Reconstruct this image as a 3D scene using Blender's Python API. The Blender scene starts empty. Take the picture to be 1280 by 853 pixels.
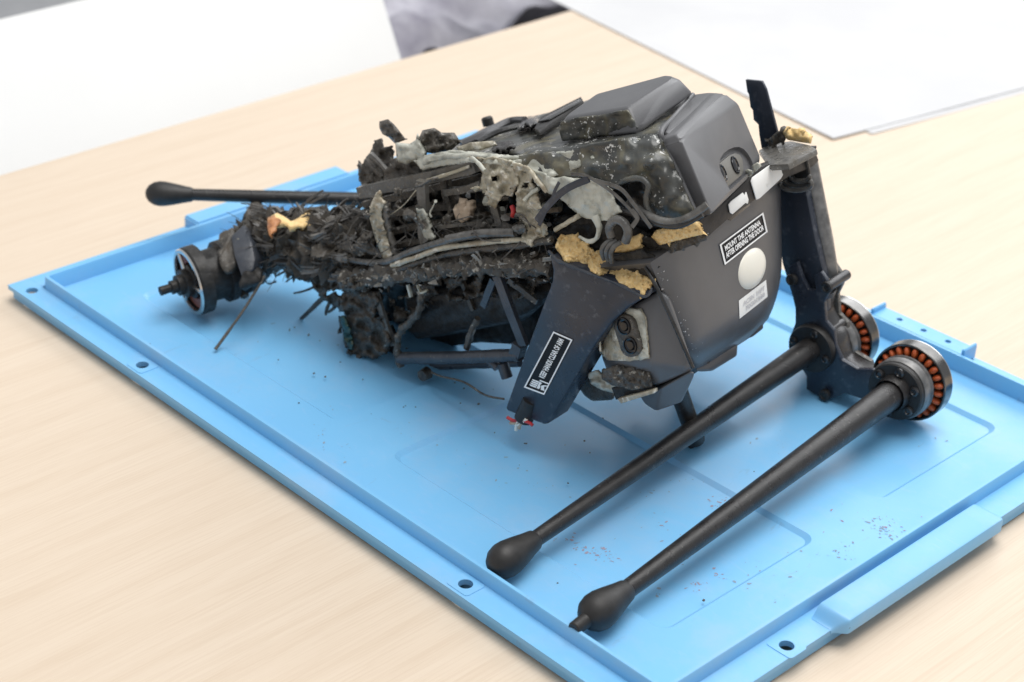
import bpy, bmesh, math, random
from mathutils import Vector, Matrix, noise
from mathutils.bvhtree import BVHTree

sc = bpy.context.scene
COL = sc.collection
V = Vector
random.seed(7)

# ------------------------------------------------------------------ camera, light, exposure
FPX = 2328.38
CAM = V((1.03072, -0.57632, 0.62444))
RIGHT = V((0.691714, 0.720880, 0.043163)).normalized()
DOWN = V((0.379739, -0.312235, -0.870808)).normalized()
FWD = V((-0.614272, 0.618741, -0.489724)).normalized()
cd = bpy.data.cameras.new('camera'); cam = bpy.data.objects.new('camera', cd); COL.objects.link(cam)
m = Matrix.Identity(4)
for i in range(3):
    m[i][0] = RIGHT[i]; m[i][1] = -DOWN[i]; m[i][2] = -FWD[i]; m[i][3] = CAM[i]
cam.matrix_world = m
cd.sensor_width = 36; cd.lens = FPX/1280*36; cd.clip_start = .01; cd.clip_end = 60
cd.dof.use_dof = True; cd.dof.focus_distance = 1.06; cd.dof.aperture_fstop = 9.0
sc.camera = cam
W = bpy.data.worlds.new('World'); sc.world = W; W.use_nodes = True
W.node_tree.nodes['Background'].inputs[0].default_value = (.93, .96, 1, 1)
W.node_tree.nodes['Background'].inputs[1].default_value = .52
def area(name, loc, target, sx, sy, power, col):
    l = bpy.data.lights.new(name, 'AREA'); l.shape = 'RECTANGLE'; l.size = sx; l.size_y = sy; l.energy = power; l.color = col
    o = bpy.data.objects.new(name, l); COL.objects.link(o); o.location = loc
    o.rotation_euler = (V(target)-V(loc)).to_track_quat('-Z', 'Y').to_euler()
    return o
area('ceiling_lamp', (0.5, 0.5, 2.3), (.3, .25, 0), 1.8, 1.4, 50, (1, .985, .96))
area('window_light', (-.15, 2.9, 1.75), (.3, .2, .05), 2.8, 1.6, 50, (.97, .985, 1))
sc.view_settings.view_transform = 'Standard'; sc.view_settings.look = 'None'
sc.view_settings.exposure = 0.06; sc.view_settings.gamma = 1

# ------------------------------------------------------------------ rays through picture points onto real planes
def ray(x, y): return RIGHT*((x-640)/FPX) + DOWN*((y-426.5)/FPX) + FWD
def onplane(x, y, p, n):
    r = ray(x, y); return CAM + r*(((p-CAM).dot(n))/r.dot(n))
def onz(x, y, z): return onplane(x, y, V((0, 0, z)), V((0, 0, 1)))
H = V((-.12, .993, 0)).normalized()                 # across the drone's body, away from the near side
A0 = V((H.y, -H.x, 0))                              # nose direction, level
def pitched(deg):
    t = math.radians(deg)
    return A0*math.cos(t)+V((0, 0, 1))*math.sin(t), A0*-math.sin(t)+V((0, 0, 1))*math.cos(t)
AX, UP = pitched(24)                                # the wreck lies nose up
P0 = onz(450, 445, .010)
def S(x, y, t=0.): return onplane(x, y, P0+H*t, H)  # t = metres in from the near side plane of the body
MM = .001

# ------------------------------------------------------------------ materials
def nt(name):
    m = bpy.data.materials.new(name); m.use_nodes = True
    t = m.node_tree; return m, t, t.nodes['Principled BSDF']
def node(t, kind, **kw):
    n = t.nodes.new(kind)
    for k, v in kw.items(): setattr(n, k, v)
    return n
def ramp(t, stops, src, interp='LINEAR'):
    r = node(t, 'ShaderNodeValToRGB'); r.color_ramp.interpolation = interp
    e = r.color_ramp.elements
    while len(e) < len(stops): e.new(.5)
    for el, (p, c) in zip(e, stops):
        el.position = p; el.color = (c, c, c, 1) if isinstance(c, (int, float)) else (*c, 1)
    t.links.new(src, r.inputs[0]); return r.outputs[0]
def tex(t, scale, detail=4, rough=.55, sc3=None, dist=0, rot=None, kind='noise'):
    co = node(t, 'ShaderNodeTexCoord').outputs['Object']
    if sc3 or rot:
        mp = node(t, 'ShaderNodeMapping'); t.links.new(co, mp.inputs[0]); co = mp.outputs[0]
        if sc3: mp.inputs['Scale'].default_value = sc3
        if rot: mp.inputs['Rotation'].default_value = rot
    if kind == 'noise':
        n = node(t, 'ShaderNodeTexNoise'); n.inputs['Detail'].default_value = detail; n.inputs['Roughness'].default_value = rough
        n.inputs['Distortion'].default_value = dist
    elif kind == 'voronoi':
        n = node(t, 'ShaderNodeTexVoronoi')
    else:
        n = node(t, 'ShaderNodeTexWave'); n.bands_direction = 'X'; n.inputs['Distortion'].default_value = dist; n.inputs['Detail'].default_value = detail
    n.inputs['Scale'].default_value = scale
    t.links.new(co, n.inputs['Vector']); return n.outputs[0]
def mix(t, fac, a, b, mode='MIX'):
    x = node(t, 'ShaderNodeMix', data_type='RGBA', blend_type=mode)
    for s, v in ((0, fac), (6, a), (7, b)):
        if isinstance(v, (int, float)): x.inputs[s].default_value = v if s == 0 else (v, v, v, 1)
        elif isinstance(v, tuple): x.inputs[s].default_value = (*v, 1)
        else: t.links.new(v, x.inputs[s])
    return x.outputs[2]
def bump(t, b, src, strength, dist):
    n = node(t, 'ShaderNodeBump'); n.inputs['Strength'].default_value = strength; n.inputs['Distance'].default_value = dist
    t.links.new(src, n.inputs['Height']); t.links.new(n.outputs[0], b.inputs['Normal'])
def plastic(name, col, rough, col2=None, scale=60, bmp=(900, .15, .0004), metal=0, wear=None, spec=.5):
    m, t, b = nt(name)
    c2 = col2 or tuple(min(1, x*1.25) for x in col)
    c = ramp(t, [(.35, col), (.7, c2)], tex(t, scale, 5))
    if wear:   # (colour, scale, lo, hi)
        c = mix(t, ramp(t, [(wear[2], 0.), (wear[3], 1.)], tex(t, wear[1], 6, .65)), c, wear[0])
    t.links.new(c, b.inputs['Base Color'])
    b.inputs['Roughness'].default_value = rough; b.inputs['Metallic'].default_value = metal
    b.inputs['Specular IOR Level'].default_value = spec
    t.links.new(ramp(t, [(.3, max(0, rough-.08)), (.7, min(1, rough+.1))], tex(t, scale*.7, 6)), b.inputs['Roughness'])
    if bmp: bump(t, b, tex(t, bmp[0], 3), bmp[1], bmp[2])
    return m
def charred(name, dark=(.016, .015, .014), mid=(.05, .046, .04), pale=(.5, .48, .42), amount=.66, scale=230, rough=.62, width=.05, bd=.0016, brown=(.06, .045, .03), bs=.8):
    m, t, b = nt(name)
    c = ramp(t, [(.3, dark), (.5, mid), (.72, brown)], tex(t, scale*.45, 6, .6))
    f = ramp(t, [(amount, 0.), (amount+width, 1.)], tex(t, scale, 8, .62, dist=.6))
    c = mix(t, f, c, pale)
    t.links.new(c, b.inputs['Base Color'])
    t.links.new(ramp(t, [(.35, rough-.25), (.65, min(1, rough+.25))], tex(t, scale*.8, 5)), b.inputs['Roughness'])
    b.inputs['Coat Weight'].default_value = .22; b.inputs['Coat Roughness'].default_value = .22
    bump(t, b, tex(t, scale*1.6, 8, .65), bs, bd)
    return m
M = {}
# wood laminate: long grain running across the table
m, t, b = nt('beech_laminate'); rz = (0, 0, math.radians(17))
g1 = tex(t, 9, 6, .6, sc3=(11, .55, 1), rot=rz, dist=.7); g2 = tex(t, 60, 5, .65, sc3=(20, .32, 1), rot=rz)
w1 = tex(t, 7, 3, .5, sc3=(1.6, .16, 1), rot=rz, dist=5, kind='wave')
c = ramp(t, [(.3, (.725, .625, .50)), (.62, (.755, .662, .54))], g1)
c = mix(t, .24, c, ramp(t, [(.43, (.60, .48, .355)), (.53, (.775, .685, .56))], g2))
c = mix(t, .07, c, ramp(t, [(.0, (.56, .43, .30)), (.3, (.78, .69, .57))], w1))
c = mix(t, ramp(t, [(.4, 0.), (.75, .35)], tex(t, 4, 3)), c, (.77, .67, .54))
t.links.new(c, b.inputs['Base Color']); b.inputs['Roughness'].default_value = .5; b.inputs['Specular IOR Level'].default_value = .22
t.links.new(mix(t, 1., c, (.915, .875, .855), 'MULTIPLY'), b.inputs['Base Color'])
bump(t, b, g2, .12, .0003); M['wood'] = m
# blue polypropylene
m, t, b = nt('blue_polypropylene')
c = ramp(t, [(.3, (.175, .475, .785)), (.7, (.205, .505, .805))], tex(t, 7, 5))
c = mix(t, ramp(t, [(.48, 0.), (.72, .38)], tex(t, 9, 8, .72)), c, (.40, .50, .66))
c = mix(t, ramp(t, [(.62, 0.), (.67, .30)], tex(t, 60, 8, .75, sc3=(1, .35, 1), rot=(0, 0, .5), dist=1)), c, (.20, .33, .50))       # scuffed, dusty
c = mix(t, ramp(t, [(.745, 0.), (.76, .75)], tex(t, 55, 4, .6)), c, (.11, .17, .28))       # specks of soot
c = mix(t, ramp(t, [(.60, 0.), (.63, .35)], tex(t, 130, 3, .7, sc3=(.25, 1, 1), rot=(0, 0, .6), dist=2)), c, (.25, .50, .80))
t.links.new(c, b.inputs['Base Color'])
t.links.new(ramp(t, [(.3, .33), (.55, .42), (.7, .56)], tex(t, 12, 8, .7)), b.inputs['Roughness'])
b.inputs['Subsurface Weight'].default_value = 0.0
bump(t, b, tex(t, 700, 2), .06, .0003); M['blue'] = m
M['grey'] = plastic('grey_moulded_plastic', (.088, .088, .093), .40, (.112, .112, .117), 14, (1400, .22, .0003), wear=((.24, .24, .25), 90, .70, .80))
M['grey_low'] = plastic('grey_painted_shell', (.084, .086, .093), .37, (.112, .114, .121), 18, (1400, .2, .0003), wear=((.40, .40, .40), 150, .735, .76))
M['scorched'] = charred('scorched_plastic', (.05, .052, .050), (.075, .078, .074), (.55, .56, .53), .69, 240, .30, .03, .0006, (.12, .112, .085))
M['melt'] = charred('melted_pale_plastic', (.15, .13, .09), (.46, .42, .32), (.78, .75, .66), .55, 150, .36, .14, .0012, (.20, .13, .07), bs=.4)
M['melt_grey'] = charred('melted_grey_green_plastic', (.27, .27, .225), (.52, .525, .46), (.06, .058, .05), .67, 200, .34, .05, .0010, (.52, .51, .44), bs=.4)
M['crust'] = charred('crusted_char', (.026, .023, .019), (.090, .080, .066), (.46, .44, .39), .575, 240, .5, .09, .002)
M['char'] = charred('black_char', (.017, .0145, .012), (.080, .070, .057), (.42, .40, .35), .63, 300, .40, .06, .0016)
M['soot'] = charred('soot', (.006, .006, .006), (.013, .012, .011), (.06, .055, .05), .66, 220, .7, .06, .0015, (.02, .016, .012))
M['frame'] = charred('sooty_frame_metal', (.055, .053, .050), (.12, .115, .105), (.40, .38, .33), .63, 260, .42, .05, .0006, (.075, .065, .05))
M['bluegrey'] = plastic('dark_blue_grey_tube', (.035, .041, .053), .28, (.065, .07, .082), 90, (900, .3, .0004), wear=((.3, .28, .23), 220, .66, .70))
M['carbon'] = plastic('dark_carbon_panel', (.020, .026, .040), .30, (.032, .039, .056), 40, (1600, .3, .0003), wear=((.10, .11, .13), 150, .56, .74))  # navy tint puts the lid's blue reflection into the base colour
M['black'] = plastic('matt_black_rubber', (.014, .0132, .013), .5, (.024, .0225, .0215), 120, (1800, .3, .0003), wear=((.08, .075, .07), 260, .70, .78))
M['rod'] = plastic('black_tube_coating', (.015, .0140, .0142), .31, (.027, .025, .0245), 110, (1500, .6, .0003), wear=((.10, .094, .088), 300, .61, .70))
M['cable'] = plastic('sooty_cable_sheath', (.06, .058, .055), .27, (.17, .165, .155), 120, (600, .5, .0006))
M['cable_dark'] = plastic('black_cable_sheath', (.018, .018, .019), .22, (.04, .04, .04), 120, (600, .3, .0004))
M['fibre'] = plastic('frayed_carbon_fibre', (.024, .022, .020), .42, (.12, .11, .097), 160, None, spec=.6)
M['fibre_ash'] = plastic('ashy_carbon_fibre', (.07, .066, .062), .42, (.20, .192, .18), 160, None, spec=.7)
M['ash'] = charred('grey_ash_flakes', (.10, .096, .088), (.30, .29, .265), (.60, .58, .52), .6, 300, .5, .05, .0008, (.2, .17, .13))
M['foam'] = charred('yellow_foam', (.80, .50, .19), (.94, .67, .30), (.96, .80, .52), .55, 700, .9, .12, .0012, (.88, .60, .27))
M['foam_burnt'] = charred('burnt_orange_foam', (.22, .08, .03), (.48, .2, .07), (.05, .03, .02), .6, 240, .7, .08, .0015, (.55, .27, .09))
M['white_tape'] = plastic('white_label', (.82, .82, .80), .5, (.90, .90, .885), 60, (300, .3, .0004), wear=((.52, .51, .48), 130, .60, .80))
M['white_print'] = plastic('white_print', (.90, .91, .91), .5, (.93, .93, .93), 80, None)
M['black_print'] = plastic('black_label', (.010, .011, .014), .5, (.015, .016, .019), 80, None, spec=.2)
M['grey_print'] = plastic('grey_print', (.55, .55, .57), .5, (.6, .6, .62), 80, None)
M['steel'] = plastic('brushed_motor_steel', (.11, .108, .105), .24, (.20, .195, .19), 60, (900, .15, .0002), metal=1)
M['steel_dark'] = plastic('dark_anodised_metal', (.055, .055, .058), .32, (.10, .098, .098), 60, (900, .2, .0003), metal=.7)
M['copper'] = plastic('orange_enamelled_winding', (.36, .055, .012), .36, (.58, .13, .03), 500, (2600, .8, .0005))
M['lens'] = plastic('dark_lens_glass', (.006, .006, .008), .06, (.01, .01, .012), 60, None)
M['dome'] = plastic('milky_dome', (.80, .77, .68), .36, (.84, .81, .73), 30, None)
M['panel_pale'] = plastic('silver_sensor_panel', (.13, .126, .115), .45, (.17, .165, .15), 40, None)
M['teal'] = plastic('heat_tinted_metal', (.03, .09, .09), .25, (.10, .09, .06), 200, (300, .5, .001), metal=.8)
M['bright'] = plastic('bright_steel_edge', (.6, .59, .57), .25, (.7, .69, .67), 60, None, metal=1)
M['collar'] = plastic('worn_grey_metal', (.13, .13, .13), .38, (.26, .255, .25), 160, (900, .2, .0003), metal=.5)
M['rail'] = plastic('sooty_brown_rail', (.022, .020, .0195), .5, (.042, .038, .036), 120, (800, .3, .0004), spec=.3)
M['paper'] = plastic('white_paper', (.585, .585, .595), .8, (.63, .63, .63), 9, None, spec=.12)
M['chair'] = plastic('white_chair_shell', (.76, .76, .75), .42, (.78, .78, .77), 5, None)
M['cloth'] = plastic('grey_lilac_cloth', (.26, .25, .30), .8, (.60, .59, .64), 14, (300, .3, .002))
M['blackcloth'] = plastic('black_cloth', (.012, .012, .014), .7, (.02, .02, .022), 20, None)
M['floor'] = plastic('grey_carpet', (.42, .42, .43), .9, (.48, .48, .485), 30, (200, .5, .003))
M['beige'] = plastic('scorched_connector', (.38, .29, .21), .6, (.55, .44, .33), 150, (500, .5, .001))
M['red'] = plastic('red_wire', (.45, .02, .03), .4, (.55, .05, .05), 100, None)
M['rust'] = plastic('dried_red_brown_scuff', (.27, .25, .34), .8, (.34, .30, .38), 200, None)
M['hot_core'] = plastic('red_brown_burnt_winding', (.20, .05, .03), .5, (.34, .10, .05), 300, (1200, .6, .0006))
M['tan'] = plastic('grey_brown_scuff', (.22, .30, .40), .8, (.26, .36, .46), 200, None)

def shell_burn(origin):
    """dark glossy heat-darkened shell: soot and brown stains from the burnt rear, pale blisters along the upper edge"""
    m, t, b = nt('heat_darkened_shell')
    co = node(t, 'ShaderNodeTexCoord').outputs['Object']
    def along(d, p0, scale):
        v = node(t, 'ShaderNodeVectorMath', operation='SUBTRACT'); t.links.new(co, v.inputs[0]); v.inputs[1].default_value = p0
        q = node(t, 'ShaderNodeVectorMath', operation='DOT_PRODUCT'); t.links.new(v.outputs[0], q.inputs[0]); q.inputs[1].default_value = d*scale
        return q.outputs['Value']
    def add(a, b_, k):
        n = node(t, 'ShaderNodeMath', operation='MULTIPLY_ADD'); t.links.new(b_, n.inputs[0]); n.inputs[1].default_value = k; t.links.new(a, n.inputs[2]); return n.outputs[0]
    ax = along(AX, S(715, 205)-origin, 1/.09); up = along(UP, S(760, 210)-origin, 1/.02)
    big = tex(t, 38, 6, .6)
    clean = add(add(ax, big, 1.2), up, .15)
    c = ramp(t, [(.38, (.040, .041, .038)), (.55, (.062, .064, .060))], big)
    c = mix(t, ramp(t, [(.50, 0.), (.62, .75)], tex(t, 52, 5, .6, dist=.5)), c, (.15, .135, .085))
    c = mix(t, ramp(t, [(.50, 0.), (.60, .22)], tex(t, 31, 5, .6, dist=.8)), c, (.15, .165, .165))
    cc = node(t, 'ShaderNodeMapRange'); t.links.new(clean, cc.inputs[0]); cc.inputs[1].default_value = 1.25; cc.inputs[2].default_value = 1.75
    c = mix(t, cc.outputs[0], c, (.090, .090, .095))
    sp = tex(t, 420, 5, .6); zone = tex(t, 45, 3)
    n = add(sp, zone, .45)
    r = ramp(t, [(.865, 0.), (.89, 1.)], n)
    c = mix(t, r, c, (.62, .62, .60))
    t.links.new(c, b.inputs['Base Color'])
    t.links.new(ramp(t, [(.3, .22), (.7, .45)], tex(t, 120, 5)), b.inputs['Roughness'])
    hh = add(tex(t, 160, 6, .6), r, .6)
    bump(t, b, hh, .3, .0005); return m
# ------------------------------------------------------------------ object helpers
def link(name, me, mat, parent=None, smooth=False, kind=None, label=None):
    o = bpy.data.objects.new(name, me); COL.objects.link(o)
    if mat is not None:
        me.materials.clear(); me.materials.append(mat)
    if smooth:
        for p in me.polygons: p.use_smooth = True
        try: me.set_sharp_from_angle(angle=math.radians(smooth if smooth is not True else 50))
        except Exception: pass
    if parent is not None:
        o.parent = parent
        base = parent
        while base.parent: base = base.parent
        if base is not o:
            me.transform(Matrix.Translation(-base.location))
    if kind: o['kind'] = kind
    if label: o['label'] = label
    return o
def from_bm(name, bm, mat, parent=None, smooth=False, **k):
    me = bpy.data.meshes.new(name); bmesh.ops.recalc_face_normals(bm, faces=bm.faces[:]); bm.to_mesh(me); bm.free()
    return link(name, me, mat, parent, smooth, **k)
def thing(name, loc, label, cat, group=None):
    o = bpy.data.objects.new(name, None); COL.objects.link(o); o.location = loc; o.empty_display_size = .02
    o['label'] = label; o['category'] = cat
    if group: o['group'] = group
    return o
def tag(o, label, cat, group=None):
    o['label'] = label; o['category'] = cat
    if group: o['group'] = group
    return o

def b_tube(bm, pts, r, n=8, jit=0., square=False, cap=True, flat=1., seed=0, sub=1, frame=None):
    """tube along a polyline; r is a number or one number per point; flat squashes the section"""
    pts = [V(p) for p in pts]
    rs = list(r) if isinstance(r, (list, tuple)) else [r]*len(pts)
    if sub > 1 and len(pts) > 2:                      # Catmull-Rom
        q, qr = [], []
        for i in range(len(pts)-1):
            a, b, c, d = pts[max(0, i-1)], pts[i], pts[i+1], pts[min(len(pts)-1, i+2)]
            for k in range(sub):
                s = k/sub
                q.append(.5*((2*b)+(c-a)*s+(2*a-5*b+4*c-d)*s*s+(3*b-a-3*c+d)*s**3)); qr.append(rs[i]*(1-s)+rs[i+1]*s)
        q.append(pts[-1]); qr.append(rs[-1]); pts, rs = q, qr
    elif sub > 1:
        a, b = pts; ra, rb = rs
        pts = [a.lerp(b, k/sub) for k in range(sub+1)]; rs = [ra+(rb-ra)*k/sub for k in range(sub+1)]
    tan = [(pts[min(i+1, len(pts)-1)]-pts[max(i-1, 0)]).normalized() for i in range(len(pts))]
    nrm = V(frame) if frame else (FWD*-1)
    nrm = (nrm-tan[0]*nrm.dot(tan[0])).normalized()
    rings = []
    for i, p in enumerate(pts):
        nrm = (nrm-tan[i]*nrm.dot(tan[i])).normalized(); bi = tan[i].cross(nrm)
        ring = []
        for k in range(n):
            a = 2*math.pi*(k+.5)/n
            e = 1/max(abs(math.cos(a)), abs(math.sin(a))) if square else 1
            rr = rs[i]*e
            if jit: rr *= 1+jit*noise.noise((p+nrm*math.cos(a)*rs[i]+bi*math.sin(a)*rs[i])*260+V((seed*7.1, 0, 0)))*1.6
            ring.append(bm.verts.new(p+nrm*(math.cos(a)*rr*flat)+bi*(math.sin(a)*rr)))
        rings.append(ring)
    for a, b in zip(rings, rings[1:]):
        for k in range(n):
            bm.faces.new((a[k], a[(k+1) % n], b[(k+1) % n], b[k]))
    if cap:
        bm.faces.new(rings[0][::-1]); bm.faces.new(rings[-1])
def tube(name, pts, r, mat, parent, n=10, smooth=50, **k):
    kw = {x: k.pop(x) for x in ('kind', 'label') if x in k}
    bm = bmesh.new(); b_tube(bm, pts, r, n, **k)
    return from_bm(name, bm, M[mat], parent, smooth, **kw)
def b_lathe(bm, prof, o, axis, n=32, closed=False):
    axis = V(axis).normalized(); x = axis.orthogonal().normalized(); y = axis.cross(x)
    rings = []
    for d, r in prof:
        if r < 1e-6: rings.append([bm.verts.new(o+axis*d)])
        else: rings.append([bm.verts.new(o+axis*d+x*(r*math.cos(2*math.pi*k/n))+y*(r*math.sin(2*math.pi*k/n))) for k in range(n)])
    pairs = list(zip(rings, rings[1:]))
    if closed: pairs.append((rings[-1], rings[0]))
    for a, b in pairs:
        for k in range(n):
            if len(a) == 1 and len(b) == 1: continue
            if len(a) == 1: bm.faces.new((a[0], b[(k+1) % n], b[k]))
            elif len(b) == 1: bm.faces.new((a[k], a[(k+1) % n], b[0]))
            else: bm.faces.new((a[k], a[(k+1) % n], b[(k+1) % n], b[k]))
def lathe(name, prof, o, axis, mat, parent, n=32, closed=False, smooth=35, **k):
    bm = bmesh.new(); b_lathe(bm, prof, V(o), axis, n, closed)
    return from_bm(name, bm, M[mat], parent, smooth, **k)
def b_hull(pts, bev=0., seg=3, cuts=0):
    bm = bmesh.new()
    for p in pts: bm.verts.new(p)
    r = bmesh.ops.convex_hull(bm, input=bm.verts[:])
    bmesh.ops.delete(bm, geom=[v for v in bm.verts if not v.link_faces], context='VERTS')
    bmesh.ops.dissolve_limit(bm, angle_limit=math.radians(9), verts=bm.verts[:], edges=bm.edges[:])
    if bev: bmesh.ops.bevel(bm, geom=bm.edges[:], offset=bev, segments=seg, profile=.5, affect='EDGES', clamp_overlap=True)
    return bm
def hull(name, pts, mat, parent, bev=0., seg=3, smooth=40, rough=0., **k):
    bm = b_hull(pts, bev, seg)
    if rough: roughen(bm, rough)
    return from_bm(name, bm, M[mat], parent, smooth, **k)
def roughen(bm, amp, freq=180, cut=2):
    bmesh.ops.triangulate(bm, faces=bm.faces[:])
    bmesh.ops.subdivide_edges(bm, edges=bm.edges[:], cuts=cut, use_grid_fill=True)
    bm.normal_update()
    for v in bm.verts: v.co += v.normal*(amp*noise.noise(v.co*freq)*1.6)
def b_slab(poly, p, n, thick, bev=0.):
    """pixel polygon laid on the plane (p, n), thickness going away along -n"""
    n = V(n).normalized()
    pts = [q if isinstance(q, Vector) else onplane(q[0], q[1], p, n) for q in poly]
    bm = bmesh.new(); f = bm.faces.new([bm.verts.new(q) for q in pts])
    r = bmesh.ops.extrude_face_region(bm, geom=[f])
    for e in r['geom']:
        if isinstance(e, bmesh.types.BMVert): e.co -= n*thick
    bmesh.ops.recalc_face_normals(bm, faces=bm.faces[:])
    if bev: bmesh.ops.bevel(bm, geom=bm.edges[:], offset=bev, segments=2, profile=.5, affect='EDGES', clamp_overlap=True)
    return bm
def slab(name, poly, p, n, thick, mat, parent, bev=.0006, smooth=35, **k):
    return from_bm(name, b_slab(poly, p, n, thick, bev), M[mat], parent, smooth, **k)
def inside(x, y, poly):
    c = False; j = len(poly)-1
    for i in range(len(poly)):
        a, b = poly[i], poly[j]
        if (a[1] > y) != (b[1] > y) and x < (b[0]-a[0])*(y-a[1])/(b[1]-a[1])+a[0]: c = not c
        j = i
    return c
def nearest(x, y, poly):
    best = None
    for a, b in zip(poly, poly[1:]+poly[:1]):
        dx, dy = b[0]-a[0], b[1]-a[1]; L = dx*dx+dy*dy or 1
        s = max(0, min(1, ((x-a[0])*dx+(y-a[1])*dy)/L)); q = (a[0]+dx*s, a[1]+dy*s)
        d = math.hypot(q[0]-x, q[1]-y)
        if best is None or d < best[0]: best = (d, q)
    return best
def b_relief(poly, t=0., cell=3., amp=.002, freq=.12, thick=.002, dome=0., hole=None, ragged=0., seed=0, bm=None, place=None, ctrl=()):
    """crumpled sheet: outline in the side planes of the body (x, y, t per corner), folds and holes from noise"""
    ts = [(q[2] if len(q) > 2 else t) for q in poly]; P = [(q[0], q[1]) for q in poly]
    CP = list(zip(P, ts))+[((q[0], q[1]), q[2]) for q in ctrl]
    def tt(x, y):
        w = s = 0
        for q, v in CP:
            k = 1/((q[0]-x)**2+(q[1]-y)**2+6); w += k; s += k*v
        return s/w
    own = bm is None
    bm = bm or bmesh.new()
    x0 = min(q[0] for q in P); x1 = max(q[0] for q in P); y0 = min(q[1] for q in P); y1 = max(q[1] for q in P)
    nx = max(2, round((x1-x0)/cell)); ny = max(2, round((y1-y0)/cell))
    gx = lambda i: x0+(x1-x0)*i/nx
    gy = lambda j: y0+(y1-y0)*j/ny
    cells = set()
    for i in range(nx):
        for j in range(ny):
            x, y = gx(i+.5), gy(j+.5)
            if not inside(x, y, P): continue
            if hole is not None and noise.noise(V((x*.07+seed*3.3, y*.07, seed))) > hole: continue
            cells.add((i, j))
    vs = {}
    pl = place or S
    new = []
    for (i, j) in sorted(cells):
        q = []
        for (a, b) in ((i, j), (i+1, j), (i+1, j+1), (i, j+1)):
            if (a, b) not in vs:
                edge = not all((a-u, b-w) in cells for u in (0, 1) for w in (0, 1))
                x, y = gx(a), gy(b); d, nq = nearest(x, y, P)
                if edge and d < cell*1.3: x, y = nq; d = 0
                e = 1-min(1, d/(cell*3))
                nz = noise.fractal(V((x*freq+seed*5.7, y*freq, seed*2.1)), 1., 2., 4)
                if ragged and edge:
                    x += ragged*noise.noise(V((x*.35, y*.35, seed+9))); y += ragged*noise.noise(V((x*.35, y*.35, seed+4)))
                vs[(a, b)] = bm.verts.new(pl(x, y, tt(x, y)+amp*nz-dome*(1-e*e)))
            q.append(vs[(a, b)])
        try: new.append(bm.faces.new(q))
        except ValueError: pass
    if not new: return bm
    bmesh.ops.recalc_face_normals(bm, faces=new)
    mid = new[len(new)//2]
    if thick:
        # keep the shown side where it is; thickness goes inwards
        bm.normal_update()
        if sum((f.normal.dot(CAM-f.calc_center_median()) > 0) for f in new) < len(new)/2:
            bmesh.ops.reverse_faces(bm, faces=new)
        bm.normal_update()
        back = {}
        for f in new:
            for v in f.verts:
                if v not in back: back[v] = bm.verts.new(v.co-(v.normal if v.normal.length > .5 else f.normal)*thick)
        rim = [e for f in new for e in f.edges if len(e.link_faces) == 1]
        lp = [(e.link_loops[0].vert, e.link_loops[0].link_loop_next.vert) for e in rim]
        for f in new:
            try: bm.faces.new([back[v] for v in reversed(f.verts)])
            except ValueError: pass
        for a, b in lp:
            try: bm.faces.new((b, a, back[a], back[b]))
            except ValueError: pass
    return bm
def relief(name, poly, mat, parent, smooth=170, **k):
    kw = {x: k.pop(x) for x in ('kind', 'label') if x in k}
    return from_bm(name, b_relief(poly, **k), M[mat], parent, smooth, **kw)
def hit(x, y, objs):
    best = None; r = ray(x, y).normalized()
    for o in objs:
        off = V((0, 0, 0)); q = o
        while q: off = off+q.location; q = q.parent
        if o.name not in _bvh: _bvh[o.name] = BVHTree.FromPolygons([v.co.copy() for v in o.data.vertices], [tuple(p.vertices) for p in o.data.polygons])
        loc, nr, i, d = _bvh[o.name].ray_cast(CAM-off, r)
        if loc is not None and (best is None or d < best[2]):
            if nr.dot(r) > 0: nr = -nr
            best = (loc+off, nr, d)
    return best
_bvh = {}
def text_mesh(s, size):
    c = bpy.data.curves.new('lettering', 'FONT'); c.body = s; c.size = size; c.align_x = 'CENTER'; c.align_y = 'CENTER'; c.resolution_u = 3; c.offset = size*.035
    o = bpy.data.objects.new('lettering', c); COL.objects.link(o)
    dg = bpy.context.evaluated_depsgraph_get(); dg.update()
    me = bpy.data.meshes.new_from_object(o.evaluated_get(dg)); bpy.data.objects.remove(o); bpy.data.curves.remove(c)
    return me

# ------------------------------------------------------------------ the setting
def sheet_box(x0, x1, y0, y1, z0, z1, bev=0.):
    bm = bmesh.new()
    bmesh.ops.create_cube(bm, size=1)
    for v in bm.verts: v.co = V((x0 if v.co.x < 0 else x1, y0 if v.co.y < 0 else y1, z0 if v.co.z < 0 else z1))
    if bev: bmesh.ops.bevel(bm, geom=bm.edges[:], offset=bev, segments=2, affect='EDGES', clamp_overlap=True)
    return bm
bm = bmesh.new(); bmesh.ops.create_grid(bm, x_segments=1, y_segments=1, size=6)
for v in bm.verts: v.co += V((0, 1, -.74))
fl = from_bm('floor', bm, M['floor']); fl['kind'] = 'structure'

tb = thing('table', (.6, .6, -.74), 'pale beech laminate table top carrying the blue lid', 'table')
tt_ = from_bm('tabletop', sheet_box(-.205, 1.5, -.75, 2.0, -.028, 0, .002), M['wood'], tb, 40)
for x, y in ((-.12, -.65), (-.12, 1.9), (1.4, -.65), (1.4, 1.9)):
    tube('leg', [(x, y, -.03), (x, y, -.74)], .025, 'steel_dark', tb, n=16)

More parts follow.
